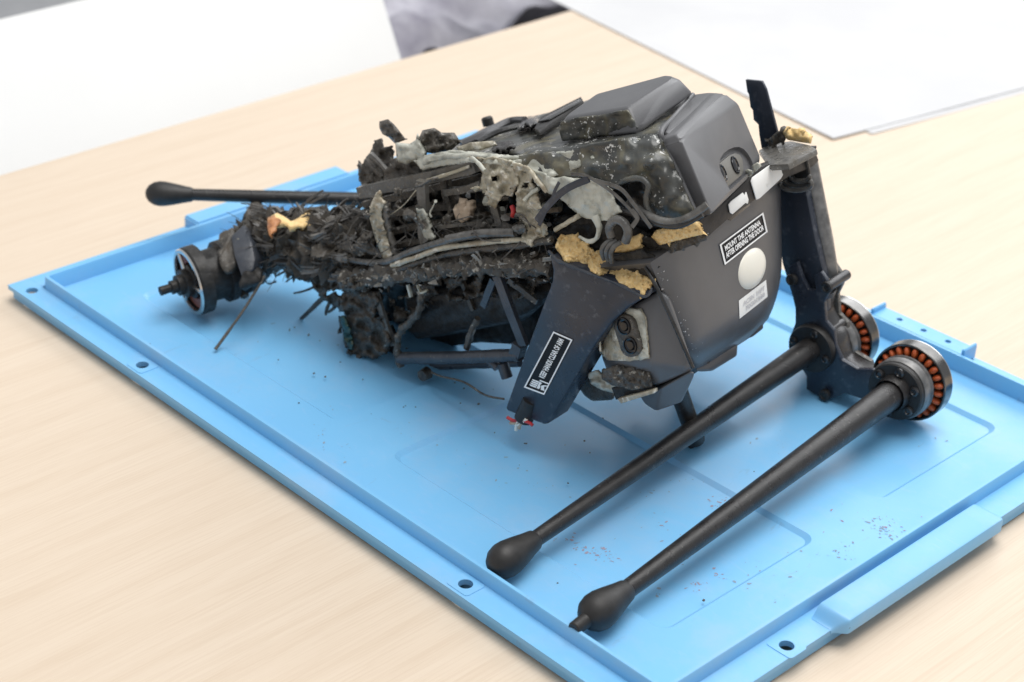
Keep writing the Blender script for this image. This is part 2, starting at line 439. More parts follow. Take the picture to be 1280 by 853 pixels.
# ------------------------------------------------------------------ the blue crate lid
lid = thing('crate_lid', (.29, .2, 0), 'large sky blue plastic crate lid lying under the wrecked drone', 'crate lid')
FLO = .008; RID = .020
def rrect(x0, x1, y0, y1, r, n=6):
    o = []
    for cx_, cy_, a0 in ((x1-r, y1-r, 0), (x0+r, y1-r, 90), (x0+r, y0+r, 180), (x1-r, y0+r, 270)):
        for k in range(n+1):
            a = math.radians(a0+90*k/n); o.append((cx_+r*math.cos(a), cy_+r*math.sin(a)))
    return o
PANELS = [(.045, .263, .047, .178), (.312, .537, .047, .178), (.045, .263, .238, .366), (.312, .537, .238, .366)]
bm = bmesh.new()
X = [.0028, .045, .263, .312, .537, .5752]; Y = [.0028, .047, .178, .238, .366, .4042]
# floor with four recessed panels: rounded walls and sunk bottoms
outer = [(.0028, .0028), (.5752, .0028), (.5752, .4042), (.0028, .4042)]
ov = [bm.verts.new((x, y, FLO)) for x, y in outer]
oe = [bm.edges.new((ov[i], ov[(i+1) % 4])) for i in range(4)]
edges = oe[:]
DEP = .0024; WID = .0030
for (x0, x1, y0, y1) in PANELS:
    top = [bm.verts.new((x, y, FLO)) for x, y in rrect(x0, x1, y0, y1, .008)]
    low = [bm.verts.new((x, y, FLO-DEP)) for x, y in rrect(x0+WID, x1-WID, y0+WID, y1-WID, .006)]
    n = len(top)
    for i in range(n):
        edges.append(bm.edges.new((top[i], top[(i+1) % n])))
        bm.faces.new((top[i], top[(i+1) % n], low[(i+1) % n], low[i]))
    bm.faces.new(low)
bmesh.ops.triangle_fill(bm, use_beauty=True, edges=edges)
for f in bm.faces:
    if f.normal.z < 0: f.normal_flip()
from_bm('floor_panel', bm, M['blue'], lid, 20)
# rim: a thin upstanding wall round the floor
def ring_section(x0, x1, y0, y1, sect, r=.004, n=3):
    """sect: (outset, z) closed loop swept round the rectangle"""
    bm = bmesh.new(); loops = []
    for off, z in sect:
        loops.append([bm.verts.new((x, y, z)) for x, y in rrect(x0-off, x1+off, y0-off, y1+off, max(.0008, r+off), n)])
    for a, b in zip(loops, loops[1:]+loops[:1]):
        k = len(a)
        for i in range(k): bm.faces.new((a[i], a[(i+1) % k], b[(i+1) % k], b[i]))
    return bm
from_bm('rim', ring_section(0, .578, 0, .407, [(-.0028, FLO-.001), (-.0026, RID-.0006), (-.0022, RID), (-.0002, RID), (.0003, RID-.0006), (.0010, .0110), (.0010, FLO-.001)]), M['blue'], lid, 40)
# flange with round holes, a separate slab per side so that the holes are real
def flange(x0, x1, y0, y1, holes, z0=.0083, z1=.0115, r=.0042):
    bm = bmesh.new()
    ov = [bm.verts.new((x, y, z1)) for x, y in ((x0, y0), (x1, y0), (x1, y1), (x0, y1))]
    ed = [bm.edges.new((ov[i], ov[(i+1) % 4])) for i in range(4)]
    for hx, hy in holes:
        hv = [bm.verts.new((hx+r*math.cos(k*math.pi/9), hy+r*math.sin(k*math.pi/9), z1)) for k in range(18)]
        ed += [bm.edges.new((hv[k], hv[(k+1) % 18])) for k in range(18)]
    bmesh.ops.triangle_fill(bm, use_beauty=True, edges=ed)
    fs = bm.faces[:]
    r_ = bmesh.ops.extrude_face_region(bm, geom=fs)
    for e in r_['geom']:
        if isinstance(e, bmesh.types.BMVert): e.co.z = z0
    return bm
FW = .0178
h0 = onz(40, 363.5, .0115)
from_bm('flange', flange(-FW, .597, -FW, -.0010, [(h0.x, h0.y), (.133, -.0092), (.4409, -.0087)]), M['blue'], lid, 30)
from_bm('flange', flange(.5790, .597, -.0009, .4090, [(.5900, .0835), (.5900, .330)]), M['blue'], lid, 30)
from_bm('flange', flange(-FW, -.0010, -.0009, .4090, []), M['blue'], lid, 30)
from_bm('flange', flange(-FW, .597, .4091, .425, []), M['blue'], lid, 30)
# skirt that carries the lid, set in from the flange edge
from_bm('skirt', ring_section(0, .578, 0, .407, [(-.004, .0002), (-.004, .0062), (.002, .0082), (.002, .0002)]), M['blue'], lid, 30)
from_bm('flange_light_stop', sheet_box(-.016, .595, -.0152, -.0142, .0012, .0082), M['blue'], lid)  # added strip, keeps light through the flange holes off the table
from_bm('flange_light_stop', sheet_box(.5945, .5955, -.014, .40, .0012, .0082), M['blue'], lid)  # same added light stop under the right flange
# small squares around the flange holes
for hx, hy in ((.4409, -.0087), (.133, -.0092), (.5900, .0835)):
    bm = bmesh.new(); a = [bm.verts.new((x, y, .0119)) for x, y in rrect(hx-.0085, hx+.0085, hy-.0072, hy+.0072, .0022)]
    b_ = [bm.verts.new((hx+.0042*math.cos(math.pi/2*q+math.pi/2*k/6), hy+.0042*math.sin(math.pi/2*q+math.pi/2*k/6), .0119)) for q in range(4) for k in range(7)]
    lo = [bm.verts.new((v.co.x*1, v.co.y, .0113)) for v in a]
    n = len(a)
    for i in range(n):
        try: bm.faces.new((a[i], a[(i+1) % n], b_[(i+1) % n], b_[i]))
        except ValueError: pass
        bm.faces.new((lo[i], lo[(i+1) % n], a[(i+1) % n], a[i]))
    bmesh.ops.remove_doubles(bm, verts=bm.verts[:], dist=1e-6)
    from_bm('hole_boss', bm, M['blue'], lid, 30)
# raised handle tabs
def tab(x0, x1, y0, y1, holes=(), z=.0172):
    bm = sheet_box(x0, x1, y0, y1, .0090, z, .0013); return from_bm('handle_tab', bm, M['blue'], lid, 40)
def ramp_tab(x0, x1, y0, y1, ztop, zlow, run=.008):
    bm = bmesh.new(); ys = []
    N = 7
    for k in range(N+1): ys.append((y0+run*k/N, .5-.5*math.cos(math.pi*k/N)))
    for k in range(1, 13): ys.append((y0+run+(y1-y0-2*run)*k/13, 1.))
    for k in range(N+1): ys.append((y1-run+run*k/N, .5+.5*math.cos(math.pi*k/N)))
    rows = []
    for y, f in ys:
        z = zlow+(ztop-zlow)*f; xo = x1-.0062+.0062*f
        sec = [(x0, z-.0004), (x0+.0012, z), (xo-.0016, z), (xo-.0005, z-.0005), (xo, z-.0018), (xo, min(zlow, z)-.0022), (xo-.0022, min(zlow, z)-.0022), (xo-.0024, z-.003), (x0+.001, z-.003)]
        rows.append([bm.verts.new((x, y, zz)) for x, zz in sec])
    for a, b in zip(rows, rows[1:]):
        n = len(a)
        for i in range(n): bm.faces.new((a[i], a[(i+1) % n], b[(i+1) % n], b[i]))
    bm.faces.new(rows[0]); bm.faces.new(rows[-1])
    return from_bm('handle_tab', bm, M['blue'], lid, 40)
ramp_tab(.5835, .6038, .112, .272, .0185, .0117)
tab(-.0205, -.0022, .131, .276, z=.0195)
from_bm('hanging_tab', flange(.402, .478, .4082, .4235, [(.4205, .4165), (.4405, .4165), (.4605, .4165)], .012, .0195, .0022), M['blue'], lid, 30)
from_bm('hanging_tab', flange(.0, .076, .4082, .4235, [(.0205, .4165), (.0405, .4165), (.0605, .4165)], .012, .0195, .0022), M['blue'], lid, 30)
from_bm('tab_web', sheet_box(.403, .477, .4092, .4220, .0086, .0118), M['blue'], lid, 30)
for x in (.4026, .4774):
    from_bm('tab_cheek', sheet_box(x-.0012, x+.0012, .4084, .4240, .012, .0232, .0006), M['blue'], lid, 30)
# scuffs: thin smears lying on the lid floor
def scuffs(name, spots, mat, seed):
    rnd = random.Random(seed); bm = bmesh.new()
    for (x, y, n_, sp, ang) in spots:
        for _ in range(n_):
            d = rnd.gauss(0, sp); e = rnd.gauss(0, sp*.55)
            px = x+d*math.cos(ang)-e*math.sin(ang); py = y+d*math.sin(ang)+e*math.cos(ang)
            p = onz(px, py, FLO)
            sunk = any(x0+.002 < p.x < x1-.002 and y0+.002 < p.y < y1-.002 for x0, x1, y0, y1 in PANELS)
            near = any(x0-.001 < p.x < x1+.001 and y0-.001 < p.y < y1+.001 for x0, x1, y0, y1 in PANELS)
            if near and not sunk: continue
            if not (.004 < p.x < .574 and .004 < p.y < .402): continue
            z = (FLO-DEP if sunk else FLO)+.00012+rnd.random()*.00006
            L = rnd.choice((.0003, .0004, .0005, .0007, .0010, .0016)); w = L*rnd.uniform(.3, .8); a = rnd.uniform(0, 3.14)
            k = rnd.randint(5, 7)
            vs = [bm.verts.new((p.x+(L*math.cos(q)*math.cos(a)-w*math.sin(q)*math.sin(a))*(u:=rnd.uniform(.5, 1.1)), p.y+(L*math.cos(q)*math.sin(a)+w*math.sin(q)*math.cos(a))*u, z)) for q in [2*math.pi*i/k for i in range(k)]]
            bm.faces.new(vs)
    return from_bm(name, bm, M[mat], lid, kind='stuff')
scuffs('reddish_scuffs', [(720, 676, 24, 9, .55), (755, 690, 32, 10, .55), (740, 684, 14, 22, .55), (820, 640, 10, 16, .5), (1110, 655, 10, 18, .3), (1050, 640, 8, 20, .3), (897, 627, 20, 7, .4), (912, 622, 5, 6, .4), (830, 653, 4, 5, .3), (903, 717, 10, 6, .4), (872, 730, 18, 8, .3), (1268, 612, 6, 6, .2)], 'rust', 3)
scuffs('grey_scuffs', [(700, 670, 6, 14, .5), (840, 604, 8, 14, -.3), (960, 556, 9, 16, .3), (1100, 661, 40, 14, .4), (1110, 668, 24, 10, .6), (1050, 690, 24, 14, .2), (960, 700, 16, 30, .4), (700, 620, 16, 30, .4), (1025, 693, 3, 3, 0), (1190, 545, 6, 30, .3), (740, 536, 3, 10, .2), (790, 600, 5, 20, .4),
                       (400, 550, 10, 14, 1.2), (430, 565, 8, 10, .8), (420, 505, 3, 6, 0), (520, 545, 4, 15, .5), (340, 420, 5, 25, .4), (970, 753, 3, 3, .2), (820, 735, 4, 10, .3), (650, 590, 7, 30, .4), (600, 560, 7, 30, .5), (860, 700, 4, 12, .4), (940, 720, 4, 20, .3)], 'tan', 5)

# ------------------------------------------------------------------ the wreck
drone = thing('wrecked_drone', tuple(onz(700, 520, .008)), 'burnt and broken grey drone wreck with charred frame on blue lid', 'drone')
D = drone
M['shell_burn'] = shell_burn(D.location)
# --- lower front shell: bulged face, plane turned a little out from the body's own front
HF = V((-.194, .981, 0)).normalized(); AF0 = V((HF.y, -HF.x, 0))
ft = math.radians(16)
NF = (AF0*math.cos(ft)+V((0, 0, 1))*math.sin(ft)); DF = AF0*math.sin(ft)-V((0, 0, 1))*math.cos(ft)
PF = S(850, 400, .008)
def F(x, y, off=0.): return onplane(x, y, PF+NF*off, NF)
def shell_face(name, TL, TR, BL, BR, mat, back, rl, rr, rb, rt, drop, nu=26, nv=20, corner=.0):
    """bulged panel on the plane F; edges roll back along the body axis"""
    bm = bmesh.new(); g = []
    for j in range(nv+1):
        r = j/nv; row = []
        r1_ = max(0, r-.60)/.40; smax = 1-corner*(1-math.sqrt(max(0, 1-r1_*r1_)))
        for i in range(nu+1):
            s = i/nu; s0 = s; s = s*smax
            x = (TL[0]*(1-s)+TR[0]*s)*(1-r)+(BL[0]*(1-s)+BR[0]*s)*r
            y = (TL[1]*(1-s)+TR[1]*s)*(1-r)+(BL[1]*(1-s)+BR[1]*s)*r
            q = F(x, y)
            bk = 0; s = s0
            if s < rl: bk += (1-math.sqrt(max(0, 1-((rl-s)/rl)**2)))*drop[0]
            if s > 1-rr: bk += (1-math.sqrt(max(0, 1-((s-1+rr)/rr)**2)))*drop[1]
            if r > 1-rb: bk += (1-math.sqrt(max(0, 1-((r-1+rb)/rb)**2)))*drop[2]
            if rt and r < rt: bk += (1-math.sqrt(max(0, 1-((rt-r)/rt)**2)))*drop[3]
            # keep the outline in the picture plane: slide back along the line of sight, not along the axis
            row.append(bm.verts.new(F(x, y, -bk)))
        g.append(row)
    for j in range(nv):
        for i in range(nu): bm.faces.new((g[j][i], g[j][i+1], g[j+1][i+1], g[j+1][i]))
    # side walls running back
    loop = [g[0][i] for i in range(nu+1)]+[g[j][nu] for j in range(1, nv+1)]+[g[nv][i] for i in range(nu-1, -1, -1)]+[g[j][0] for j in range(nv-1, 0, -1)]
    bk = [bm.verts.new(v.co-AX*back+H*(.0)) for v in loop]
    for i in range(len(loop)):
        k = (i+1) % len(loop); bm.faces.new((loop[i], loop[k], bk[k], bk[i]))
    bm.faces.new(bk)
    return from_bm(name, bm, M[mat], D, 50)
low = shell_face('lower_shell', (806, 333), (976, 222), (867, 468), (978, 396), 'grey_low', .055, .22, .22, .26, 0, (.012, .022, .018, 0), corner=.30)
low2 = hull('lower_shell', [S(845, 440, .02), S(866, 462, .02), S(845, 440, .10), S(868, 464, .10), S(800, 380, .02), S(780, 470, .03), S(800, 480, .08), S(800, 380, .10)], 'grey_low', D, .002)
# feet under the front face
hull('skid_block', [F(868, 461, -.016), F(922, 428, -.016), F(921, 445, -.016), F(890, 464, -.016), F(872, 465, -.016), F(868, 461, -.036), F(922, 428, -.036), F(921, 445, -.036), F(890, 464, -.036)], 'grey_low', D, .0016)
hull('skid_block', [F(925, 425, -.020), F(952, 402, -.020), F(955, 410, -.020), F(940, 422, -.020), F(925, 425, -.036), F(952, 402, -.036), F(955, 410, -.036), F(940, 422, -.036)], 'grey_low', D, .0016)
lathe('screw', [(0, 0), (.001, .0022), (-.001, .0024)], F(884, 450, -.015), NF, 'black', D, 12)

# --- upper shell
PD = S(800, 171, .02)
def Dk(x, y, up=0.): return onplane(x, y, PD+UP*up, UP)
relief_place = lambda x, y, t: Dk(x, y, -t)
deck = relief('upper_shell', [(558, 196), (562, 186), (574, 177), (600, 163), (612, 157), (640, 149), (660, 147), (690, 140), (745, 122), (835, 104), (868, 118), (858, 134), (824, 168), (800, 172), (700, 190), (640, 196), (600, 197)], 'shell_burn', D, t=0., cell=6, amp=.0006, freq=.05, thick=.003, place=relief_place)
# raised battery hump on the deck
tA, tB, tC, tE = Dk(707, 148, .0), None, None, None
hump = hull('battery_hump', [S(704, 147, .040), S(784, 134, .036), S(846, 95, .088), S(833, 93.5, .096), S(746, 117, .085),
                            S(699, 178, .034), S(800, 168, .030), S(868, 118, .100), S(838, 108, .13), S(735, 135, .11)], 'grey', D, .0045, 5, 55)
# scorched near side of the hump: thin blistered skin over it
relief('scorched_skin', [(701, 152), (720, 148), (750, 144), (783, 138), (792, 150), (797, 163), (760, 170), (703, 177), (699, 165)], 'shell_burn', D, cell=3, amp=.0012, freq=.16, thick=.0012, t=.0325)
# shoulder block over the nose
sh_pts = [S(829, 164, .024), S(842, 170, .024), S(869, 118, .112), S(888, 115.5, .118), S(906, 117.5, .121), S(923, 129, .124), S(937, 155, .127), S(951, 196, .129), S(948, 212, .124), S(884, 272, .022), S(868, 270, .020)]
sh_pts += [p-AX*.05-UP*.004 for p in sh_pts[4:]]
hull('nose_cover', sh_pts, 'grey', D, .006, 5, 55)
sh2 = [S(844, 168, .016), S(852, 176, .014), S(880, 121, .104), S(893, 116, .114), S(907, 117.5, .118), S(922, 129, .121), S(936, 155, .124), S(950, 195, .126), S(947, 212, .120), S(890, 268, .014), S(876, 271, .015)]
sh2 += [p-AX*.03-UP*.004 for p in sh2]
shoulder = hull('nose_panel', sh2, 'grey', D, .006, 5, 55)
tube('panel_lip', [S(866, 119, .108), S(842, 147, .060), S(827, 164, .020), S(830, 178, .016), S(842, 204, .014), S(856, 236, .012), S(870, 268, .010)], .0016, 'grey', D, n=10, sub=5)
tube('panel_groove', [S(822, 168, .0165), S(825, 180, .0145), S(838, 208, .0125), S(852, 240, .0105), S(865, 268, .0085)], .0008, 'cable_dark', D, n=8, sub=5)
# burnt near side of the upper shell, sagging down over an arch
side = relief('upper_shell_side', [(590, 198, .016), (640, 196, .018), (700, 188, .018), (800, 170, .018), (824, 168, .017), (832, 185, .014), (845, 212, .011), (857, 240, .008), (868, 272, .006), (846, 278, .004), (824, 271, .002), (812, 258, .002), (813, 240, .002), (806, 226, .002), (790, 221, .001), (768, 232, .0), (742, 224, .0), (712, 221, .0), (690, 226, 0), (668, 220, .0), (646, 214, .004), (620, 206, .01)], 'shell_burn', D, cell=3, amp=.0014, freq=.045, thick=.003, ctrl=[(660, 201, .006), (700, 198, .006), (740, 192, .006), (780, 186, .006), (812, 182, .006), (700, 210, -.001), (740, 208, -.002), (780, 204, -.002), (812, 204, -.002), (828, 220, -.001), (838, 246, -.001), (826, 256, -.003), (848, 262, .0)])
relief('scorched_skin', [(640, 200), (700, 196), (740, 194), (742, 204), (722, 210), (695, 216), (668, 214), (648, 208)], 'melt_grey', D, t=.008, cell=3.5, amp=.0014, freq=.1, thick=.0015)
tube('melted_edge', [S(531, 205, .02), S(545, 197, .018), S(590, 195, .014), (S(630, 198, .012)), S(665, 196, .012), S(700, 192, .012), S(750, 184, .014), S(800, 174, .014)], [.0028, .0024, .0016, .0014, .0012, .0010, .0008, .0005], 'melt_grey', D, n=10, sub=8, jit=.5, seed=3)
relief('melted_skin', [(519, 203, .020), (524, 195, .022), (560, 189, .020), (600, 190, .019), (640, 195, .017), (690, 191, .017), (740, 187, .016), (742, 198, .002), (722, 210, -.001), (690, 222, -.002), (664, 214, .001), (640, 207, .004), (612, 205, .007), (586, 203, .010), (548, 208, .016), (528, 214, .018)], 'melt_grey', D, cell=2.4, amp=.003, freq=.05, thick=.0016, ragged=1.2, seed=91)
# nose sensor window on the right of the nose cover
hb = hit(905, 215, [shoulder])
def on_shoulder(x, y, off=0.):
    return onplane(x, y, hb[0]+hb[1]*off, hb[1])
hole = []
for px_, py_ in ((899, 212), (898.5, 205), (900, 198), (904, 192), (910, 187.5), (917, 184.5), (924, 184), (930, 187), (935, 192.5), (939, 199), (942, 206), (943, 210), (938, 216), (912, 238)): hole.append((px_, py_))
cut = from_bm('cutter', b_slab([onplane(x, y, hb[0], hb[1])+hb[1]*.012 for x, y in hole], hb[0], hb[1], .024), None)
md = shoulder.modifiers.new('cut', 'BOOLEAN'); md.object = cut; md.solver = 'EXACT'
off_ = D.location.copy(); cut.location = (0, 0, 0)
bpy.context.view_layer.update()
dg = bpy.context.evaluated_depsgraph_get()
nm = bpy.data.meshes.new_from_object(shoulder.evaluated_get(dg))
shoulder.modifiers.clear(); shoulder.data = nm; bpy.data.objects.remove(cut)
if not nm.materials: nm.materials.append(M['grey'])
win = slab('sensor_window', [(x+(x-920)*.12, y+(y-208)*.12) for x, y in hole], hb[0]-hb[1]*.0112, hb[1], .001, 'black', D, 0)
q0 = hb[0]-hb[1]*.0016
def on_shoulder(x, y, off=0.): return onplane(x, y, q0+hb[1]*off, hb[1])
slab('sensor_panel', [(893, 214), (896, 207), (912, 194), (919, 191), (925, 193), (929, 200), (930, 214), (928, 219), (906, 238)], q0, hb[1], .004, 'panel_pale', win, .0008)
slab('sensor_frame', [(890, 216), (894, 206), (912, 190.5), (920, 188), (928, 191), (932, 200), (933, 216), (930, 221), (906, 242)], q0-hb[1]*.0012, hb[1], .004, 'grey', win, .0008)
for x, y in ((903.5, 217), (919, 206.5)):
    p = on_shoulder(x, y, .0003); lathe('lens', [(-.001, .0056), (0.0005, .0054), (.0007, .0046), (.0001, .0043), (.0007, .002), (.0009, 0)], p, hb[1], 'lens', win, 24)
relief('chipped_edge', [(925, 218), (945, 204), (951, 206), (948, 212), (930, 226)], 'melt_grey', D, t=.098, cell=2.5, amp=.001, freq=.4, thick=.001, hole=.15, seed=4)

# --- rail between the shells, with tape patches, and its torn right end
rail = slab('rail', [(862, 284), (905, 254), (948, 210), (985, 196), (1022, 182), (1020, 190), (1024, 201), (1016, 209), (985, 222), (957, 240), (938, 255), (913, 272), (886, 296), (874, 288)], PF+NF*.003, NF, .007, 'rail', D, .0008)
slab('rail', [(938, 257), (936, 247), (909, 262), (906, 273), (914, 276)], PF+NF*.0005, NF, .003, 'cable_dark', D, .0003)
slab('hinge_plate', [(948, 188), (962, 180), (990, 176), (1012, 181), (1021, 186), (985, 205), (962, 206)], S(985, 196, .135), UP, .004, 'frame', D, .001)
slab('white_tape', [(939, 227), (941, 222), (969, 202), (974, 203), (979, 219), (976, 224), (950, 248), (946, 250)], PF+NF*.0042, NF, .0007, 'white_tape', D, .0002)
slab('white_tape', [(911, 256), (914, 252), (929, 241), (931, 245), (933, 240), (936, 250), (935, 255), (932, 254), (916, 268), (913, 266)], PF+NF*.0042, NF, .0007, 'white_tape', D, .0002)
for x, y in ((1003, 197), (1015, 191)):
    lathe('rivet', [(-.001, .003), (.0008, .0028), (.0012, .0015), (.0013, 0)], F(x, y, .0032), NF, 'bluegrey', D, 14)

# --- labels on the lower shell; placed on the surface itself
SHELL = [low]
def decal(name, quad, mat, parent, off, objs, nu=6, nv=4, r=.0):
    bm = bmesh.new(); g = []
    for j in range(nv+1):
        row = []
        for i in range(nu+1):
            s, r_ = i/nu, j/nv
            x = (quad[0][0]*(1-s)+quad[1][0]*s)*(1-r_)+(quad[3][0]*(1-s)+quad[2][0]*s)*r_
            y = (quad[0][1]*(1-s)+quad[1][1]*s)*(1-r_)+(quad[3][1]*(1-s)+quad[2][1]*s)*r_
            h_ = hit(x, y, objs); row.append(bm.verts.new(h_[0]+h_[1]*off))
        g.append(row)
    fs = []
    for j in range(nv):
        for i in range(nu): fs.append(bm.faces.new((g[j][i], g[j][i+1], g[j+1][i+1], g[j+1][i])))
    return from_bm(name, bm, M[mat], parent, True)
def bil(quad, s, r):
    return tuple((quad[0][k]*(1-s)+quad[1][k]*s)*(1-r)+(quad[3][k]*(1-s)+quad[2][k]*s)*r for k in (0, 1))
def decal_text(txt, quad, mat, parent, off, objs, box, bold=True):
    """lettering mesh mapped into the quad; box = (s0, s1, r0, r1)"""
    me = text_mesh(txt, 1.)
    xs = [v.co.x for v in me.vertices]; ys = [v.co.y for v in me.vertices]
    x0, x1, y0, y1 = min(xs), max(xs), min(ys), max(ys)
    for v in me.vertices:
        s = box[0]+(box[1]-box[0])*(v.co.x-x0)/(x1-x0); r = box[3]+(box[2]-box[3])*(v.co.y-y0)/(y1-y0)
        h_ = hit(*bil(quad, s, r), objs); v.co = h_[0]+h_[1]*off
    return link('lettering', me, M[mat], parent)
def border(quad, mat, parent, off, objs, w, hgt):
    """thin printed frame inside the quad: w, hgt = line width as a share of each side"""
    bm = bmesh.new(); o, i_ = [], []
    N = 8
    def rim(a, b):
        pts = []
        for (p, q) in (((a, b), (1-a, b)), ((1-a, b), (1-a, 1-b)), ((1-a, 1-b), (a, 1-b)), ((a, 1-b), (a, b))):
            for k in range(N): pts.append((p[0]+(q[0]-p[0])*k/N, p[1]+(q[1]-p[1])*k/N))
        res = []
        for s, r in pts:
            h_ = hit(*bil(quad, s, r), objs); res.append(bm.verts.new(h_[0]+h_[1]*off))
        return res
    a = rim(0, 0); b = rim(w, hgt); n = len(a)
    for k in range(n): bm.faces.new((a[k], a[(k+1) % n], b[(k+1) % n], b[k]))
    return from_bm('label_border', bm, M[mat], parent)
q1 = [(898.5, 306), (953, 265.5), (958.5, 290), (905, 331.5)]
lb = decal('warning_label', q1, 'black_print', D, .0003, SHELL)
lb['label'] = 'black warning label with white border and two lines of text'
border(q1, 'white_print', lb, .0006, SHELL, .034, .075)
decal_text('MOUNT THE ANTENNA', q1, 'white_print', lb, .0006, SHELL, (.085, .90, .20, .46))
decal_text('AFTER OPENING THE DOOR', q1, 'white_print', lb, .0006, SHELL, (.07, .94, .52, .79))
q2 = [(923, 376), (957, 350), (959, 371), (924, 398.5)]
lb2 = decal('serial_label', q2, 'white_tape', D, .0003, SHELL); lb2['label'] = 'small white label with faint grey print'
decal_text('AC5N 1AP7', q2, 'grey_print', lb2, .0006, SHELL, (.14, .92, .22, .50))
decal_text('70G01200', q2, 'grey_print', lb2, .0006, SHELL, (.22, .90, .58, .84))
# milky dome
dh = hit(940, 336, SHELL)
bm = bmesh.new()
rx = .0120
prof = [(.0048*math.sin(a), rx*math.cos(a)) for a in [math.pi/2*k/9 for k in range(10)]]
prof[-1] = (prof[-1][0], 0)
b_lathe(bm, [(-.004, rx)]+prof, V((0, 0, 0)), dh[1], 40)
hx_ = (HF-dh[1]*HF.dot(dh[1])).normalized()
for v in bm.verts: v.co += hx_*(v.co.dot(hx_)*.42); v.co += dh[0]-dh[1]*.001
from_bm('dome', bm, M['dome'], D, True)
# chipped paint flecks by the seam
rnd = random.Random(11); bm = bmesh.new()
for k in range(70):
    s = rnd.random(); x = 815+50*s+rnd.gauss(5, 7); y = 337+112*s+rnd.gauss(0, 5)
    h_ = hit(x, y, SHELL)
    if not h_: continue
    a = rnd.random()*6; L = rnd.choice((.00015, .0002, .0003, .0003, .0006)); e1 = h_[1].orthogonal().normalized(); e2 = h_[1].cross(e1); c = h_[0]+h_[1]*.0003; el = rnd.uniform(.4, 1)
    bm.faces.new([bm.verts.new(c+(e1*math.cos(q)+e2*(math.sin(q)*el))*L*rnd.uniform(.3, 1.7)) for q in [2*math.pi*i/6 for i in range(6)]])
from_bm('paint_chips', bm, M['grey_print'], D, kind='stuff')

# --- near side housing below the rail with the second sensor pair
hs = hull('side_housing', [S(772, 392, -.004), S(826, 362, -.003), S(838, 372, .004), S(868, 462, .004), S(868, 462, .04), S(814, 456, -.010), S(770, 458, -.006), S(752, 448, .004), S(752, 405, .004), S(822, 482, -.004), S(770, 476, .0), S(830, 366, .05), S(770, 395, .05), S(760, 470, .05), S(826, 484, .05)], 'grey_low', D, .006, 5, 50)
hull('side_housing', [S(826, 486, -.004), S(868, 462, .004), S(868, 470, .006), S(858, 487, .01), S(852, 503, .012), S(820, 514, .006), S(806, 505, .004), S(798, 492, .004), S(858, 480, .05), S(850, 500, .05), S(820, 510, .05), S(800, 485, .05)], 'grey_low', D, .003, 4, 45)
HS = [hs]
def HSp(x, y, o=0.):
    h_ = hit(x, y, HS); return h_[0]+h_[1]*o
pan = relief('sensor_panel', [(751, 424), (757, 405), (772, 391), (786, 385), (803, 386), (809, 396), (813, 448), (788, 451), (762, 450), (752, 440)], 'melt', D, t=0, cell=3, amp=.0007, freq=.2, thick=.0012, place=lambda x, y, t: (lambda h_: (h_[0]+h_[1]*(.0016+t)) if h_ else S(x, y, -.006))(hit(x, y, HS)))
pan2 = relief('charred_patch', [(783, 386), (803, 386), (809, 398), (813, 446), (803, 450), (797, 425), (790, 400)], 'melt_grey', D, t=0, cell=2.6, amp=.0008, freq=.3, thick=.001, place=lambda x, y, t: (lambda h_: (h_[0]+h_[1]*(.0024+t)) if h_ else S(x, y, -.007))(hit(x, y, HS)))
h_ = hit(784, 420, HS); nh = h_[1]; ph = h_[0]
oval = []
c0, c1 = V((779, 406)), V((788, 434)); d_ = (c1-c0).normalized(); e_ = V((-d_.y, d_.x))
for k in range(13): a = math.pi*k/12; q = c1+(e_*-math.cos(a)*1.0+d_*math.sin(a))*13; oval.append((q.x, q.y))
for k in range(13): a = math.pi*k/12; q = c0+(e_*math.cos(a)-d_*math.sin(a))*13; oval.append((q.x, q.y))
bez = slab('sensor_bezel', oval, ph+nh*.0046, nh, .004, 'char', D, .0008)
for x, y in ((780, 408), (788, 432)):
    p = onplane(x, y, ph+nh*.0048, nh)
    lathe('lens', [(-.001, .0052), (.0008, .0050), (.0010, .0043), (.0002, .0040), (-.0002, .003), (.0006, .0024), (.0008, 0)], p, nh, 'lens', bez, 22)
# blistered strip and pale torn lip under the panel
relief('crusted_strip', [(752, 462), (770, 458), (800, 462), (812, 466), (816, 484), (790, 488), (765, 482), (752, 474)], 'crust', D, t=-.008, cell=2.6, amp=.0022, freq=.25, thick=.002, dome=.001, seed=6)
slab('torn_lip', [(771, 499), (817, 487), (818, 492), (776, 505)], S(795, 495, -.009), -H, .004, 'melt', D, .0006)
relief('torn_lip', [(764, 484), (816, 482), (820, 490), (770, 500)], 'soot', D, t=-.004, cell=3, amp=.001, thick=.001)
relief('loose_foil', [(735, 468), (748, 462), (758, 472), (770, 478), (768, 492), (752, 488), (738, 480)], 'melt_grey', D, t=.004, cell=2.6, amp=.004, freq=.16, thick=.0007, seed=9)
hull('belly_motor', [S(724, 470, .02), S(735, 464, .016), S(768, 484, .014), S(768, 500, .014), S(735, 502, .018), S(724, 488, .02), S(730, 470, .05), S(770, 500, .05), S(765, 470, .05)], 'char', D, .003, 3, 50)
# seam between housing and front shell: dark tube standing in for its shadow line
tube('seam_shadow', [S(807, 334, -.002), S(822, 362, -.005), S(840, 400, -.004), S(853, 430, -.001), S(866, 460, .002)], .0012, 'cable_dark', D, n=8, sub=4)
# front strut down to the lid
tube('strut', [S(846, 482, .035), onz(870, 550, .014)], .0056, 'rod', D, n=16)
tube('strut_foot', [onz(862, 553, .0122), onz(874, 548, .0122)], .0042, 'black', D, n=12)

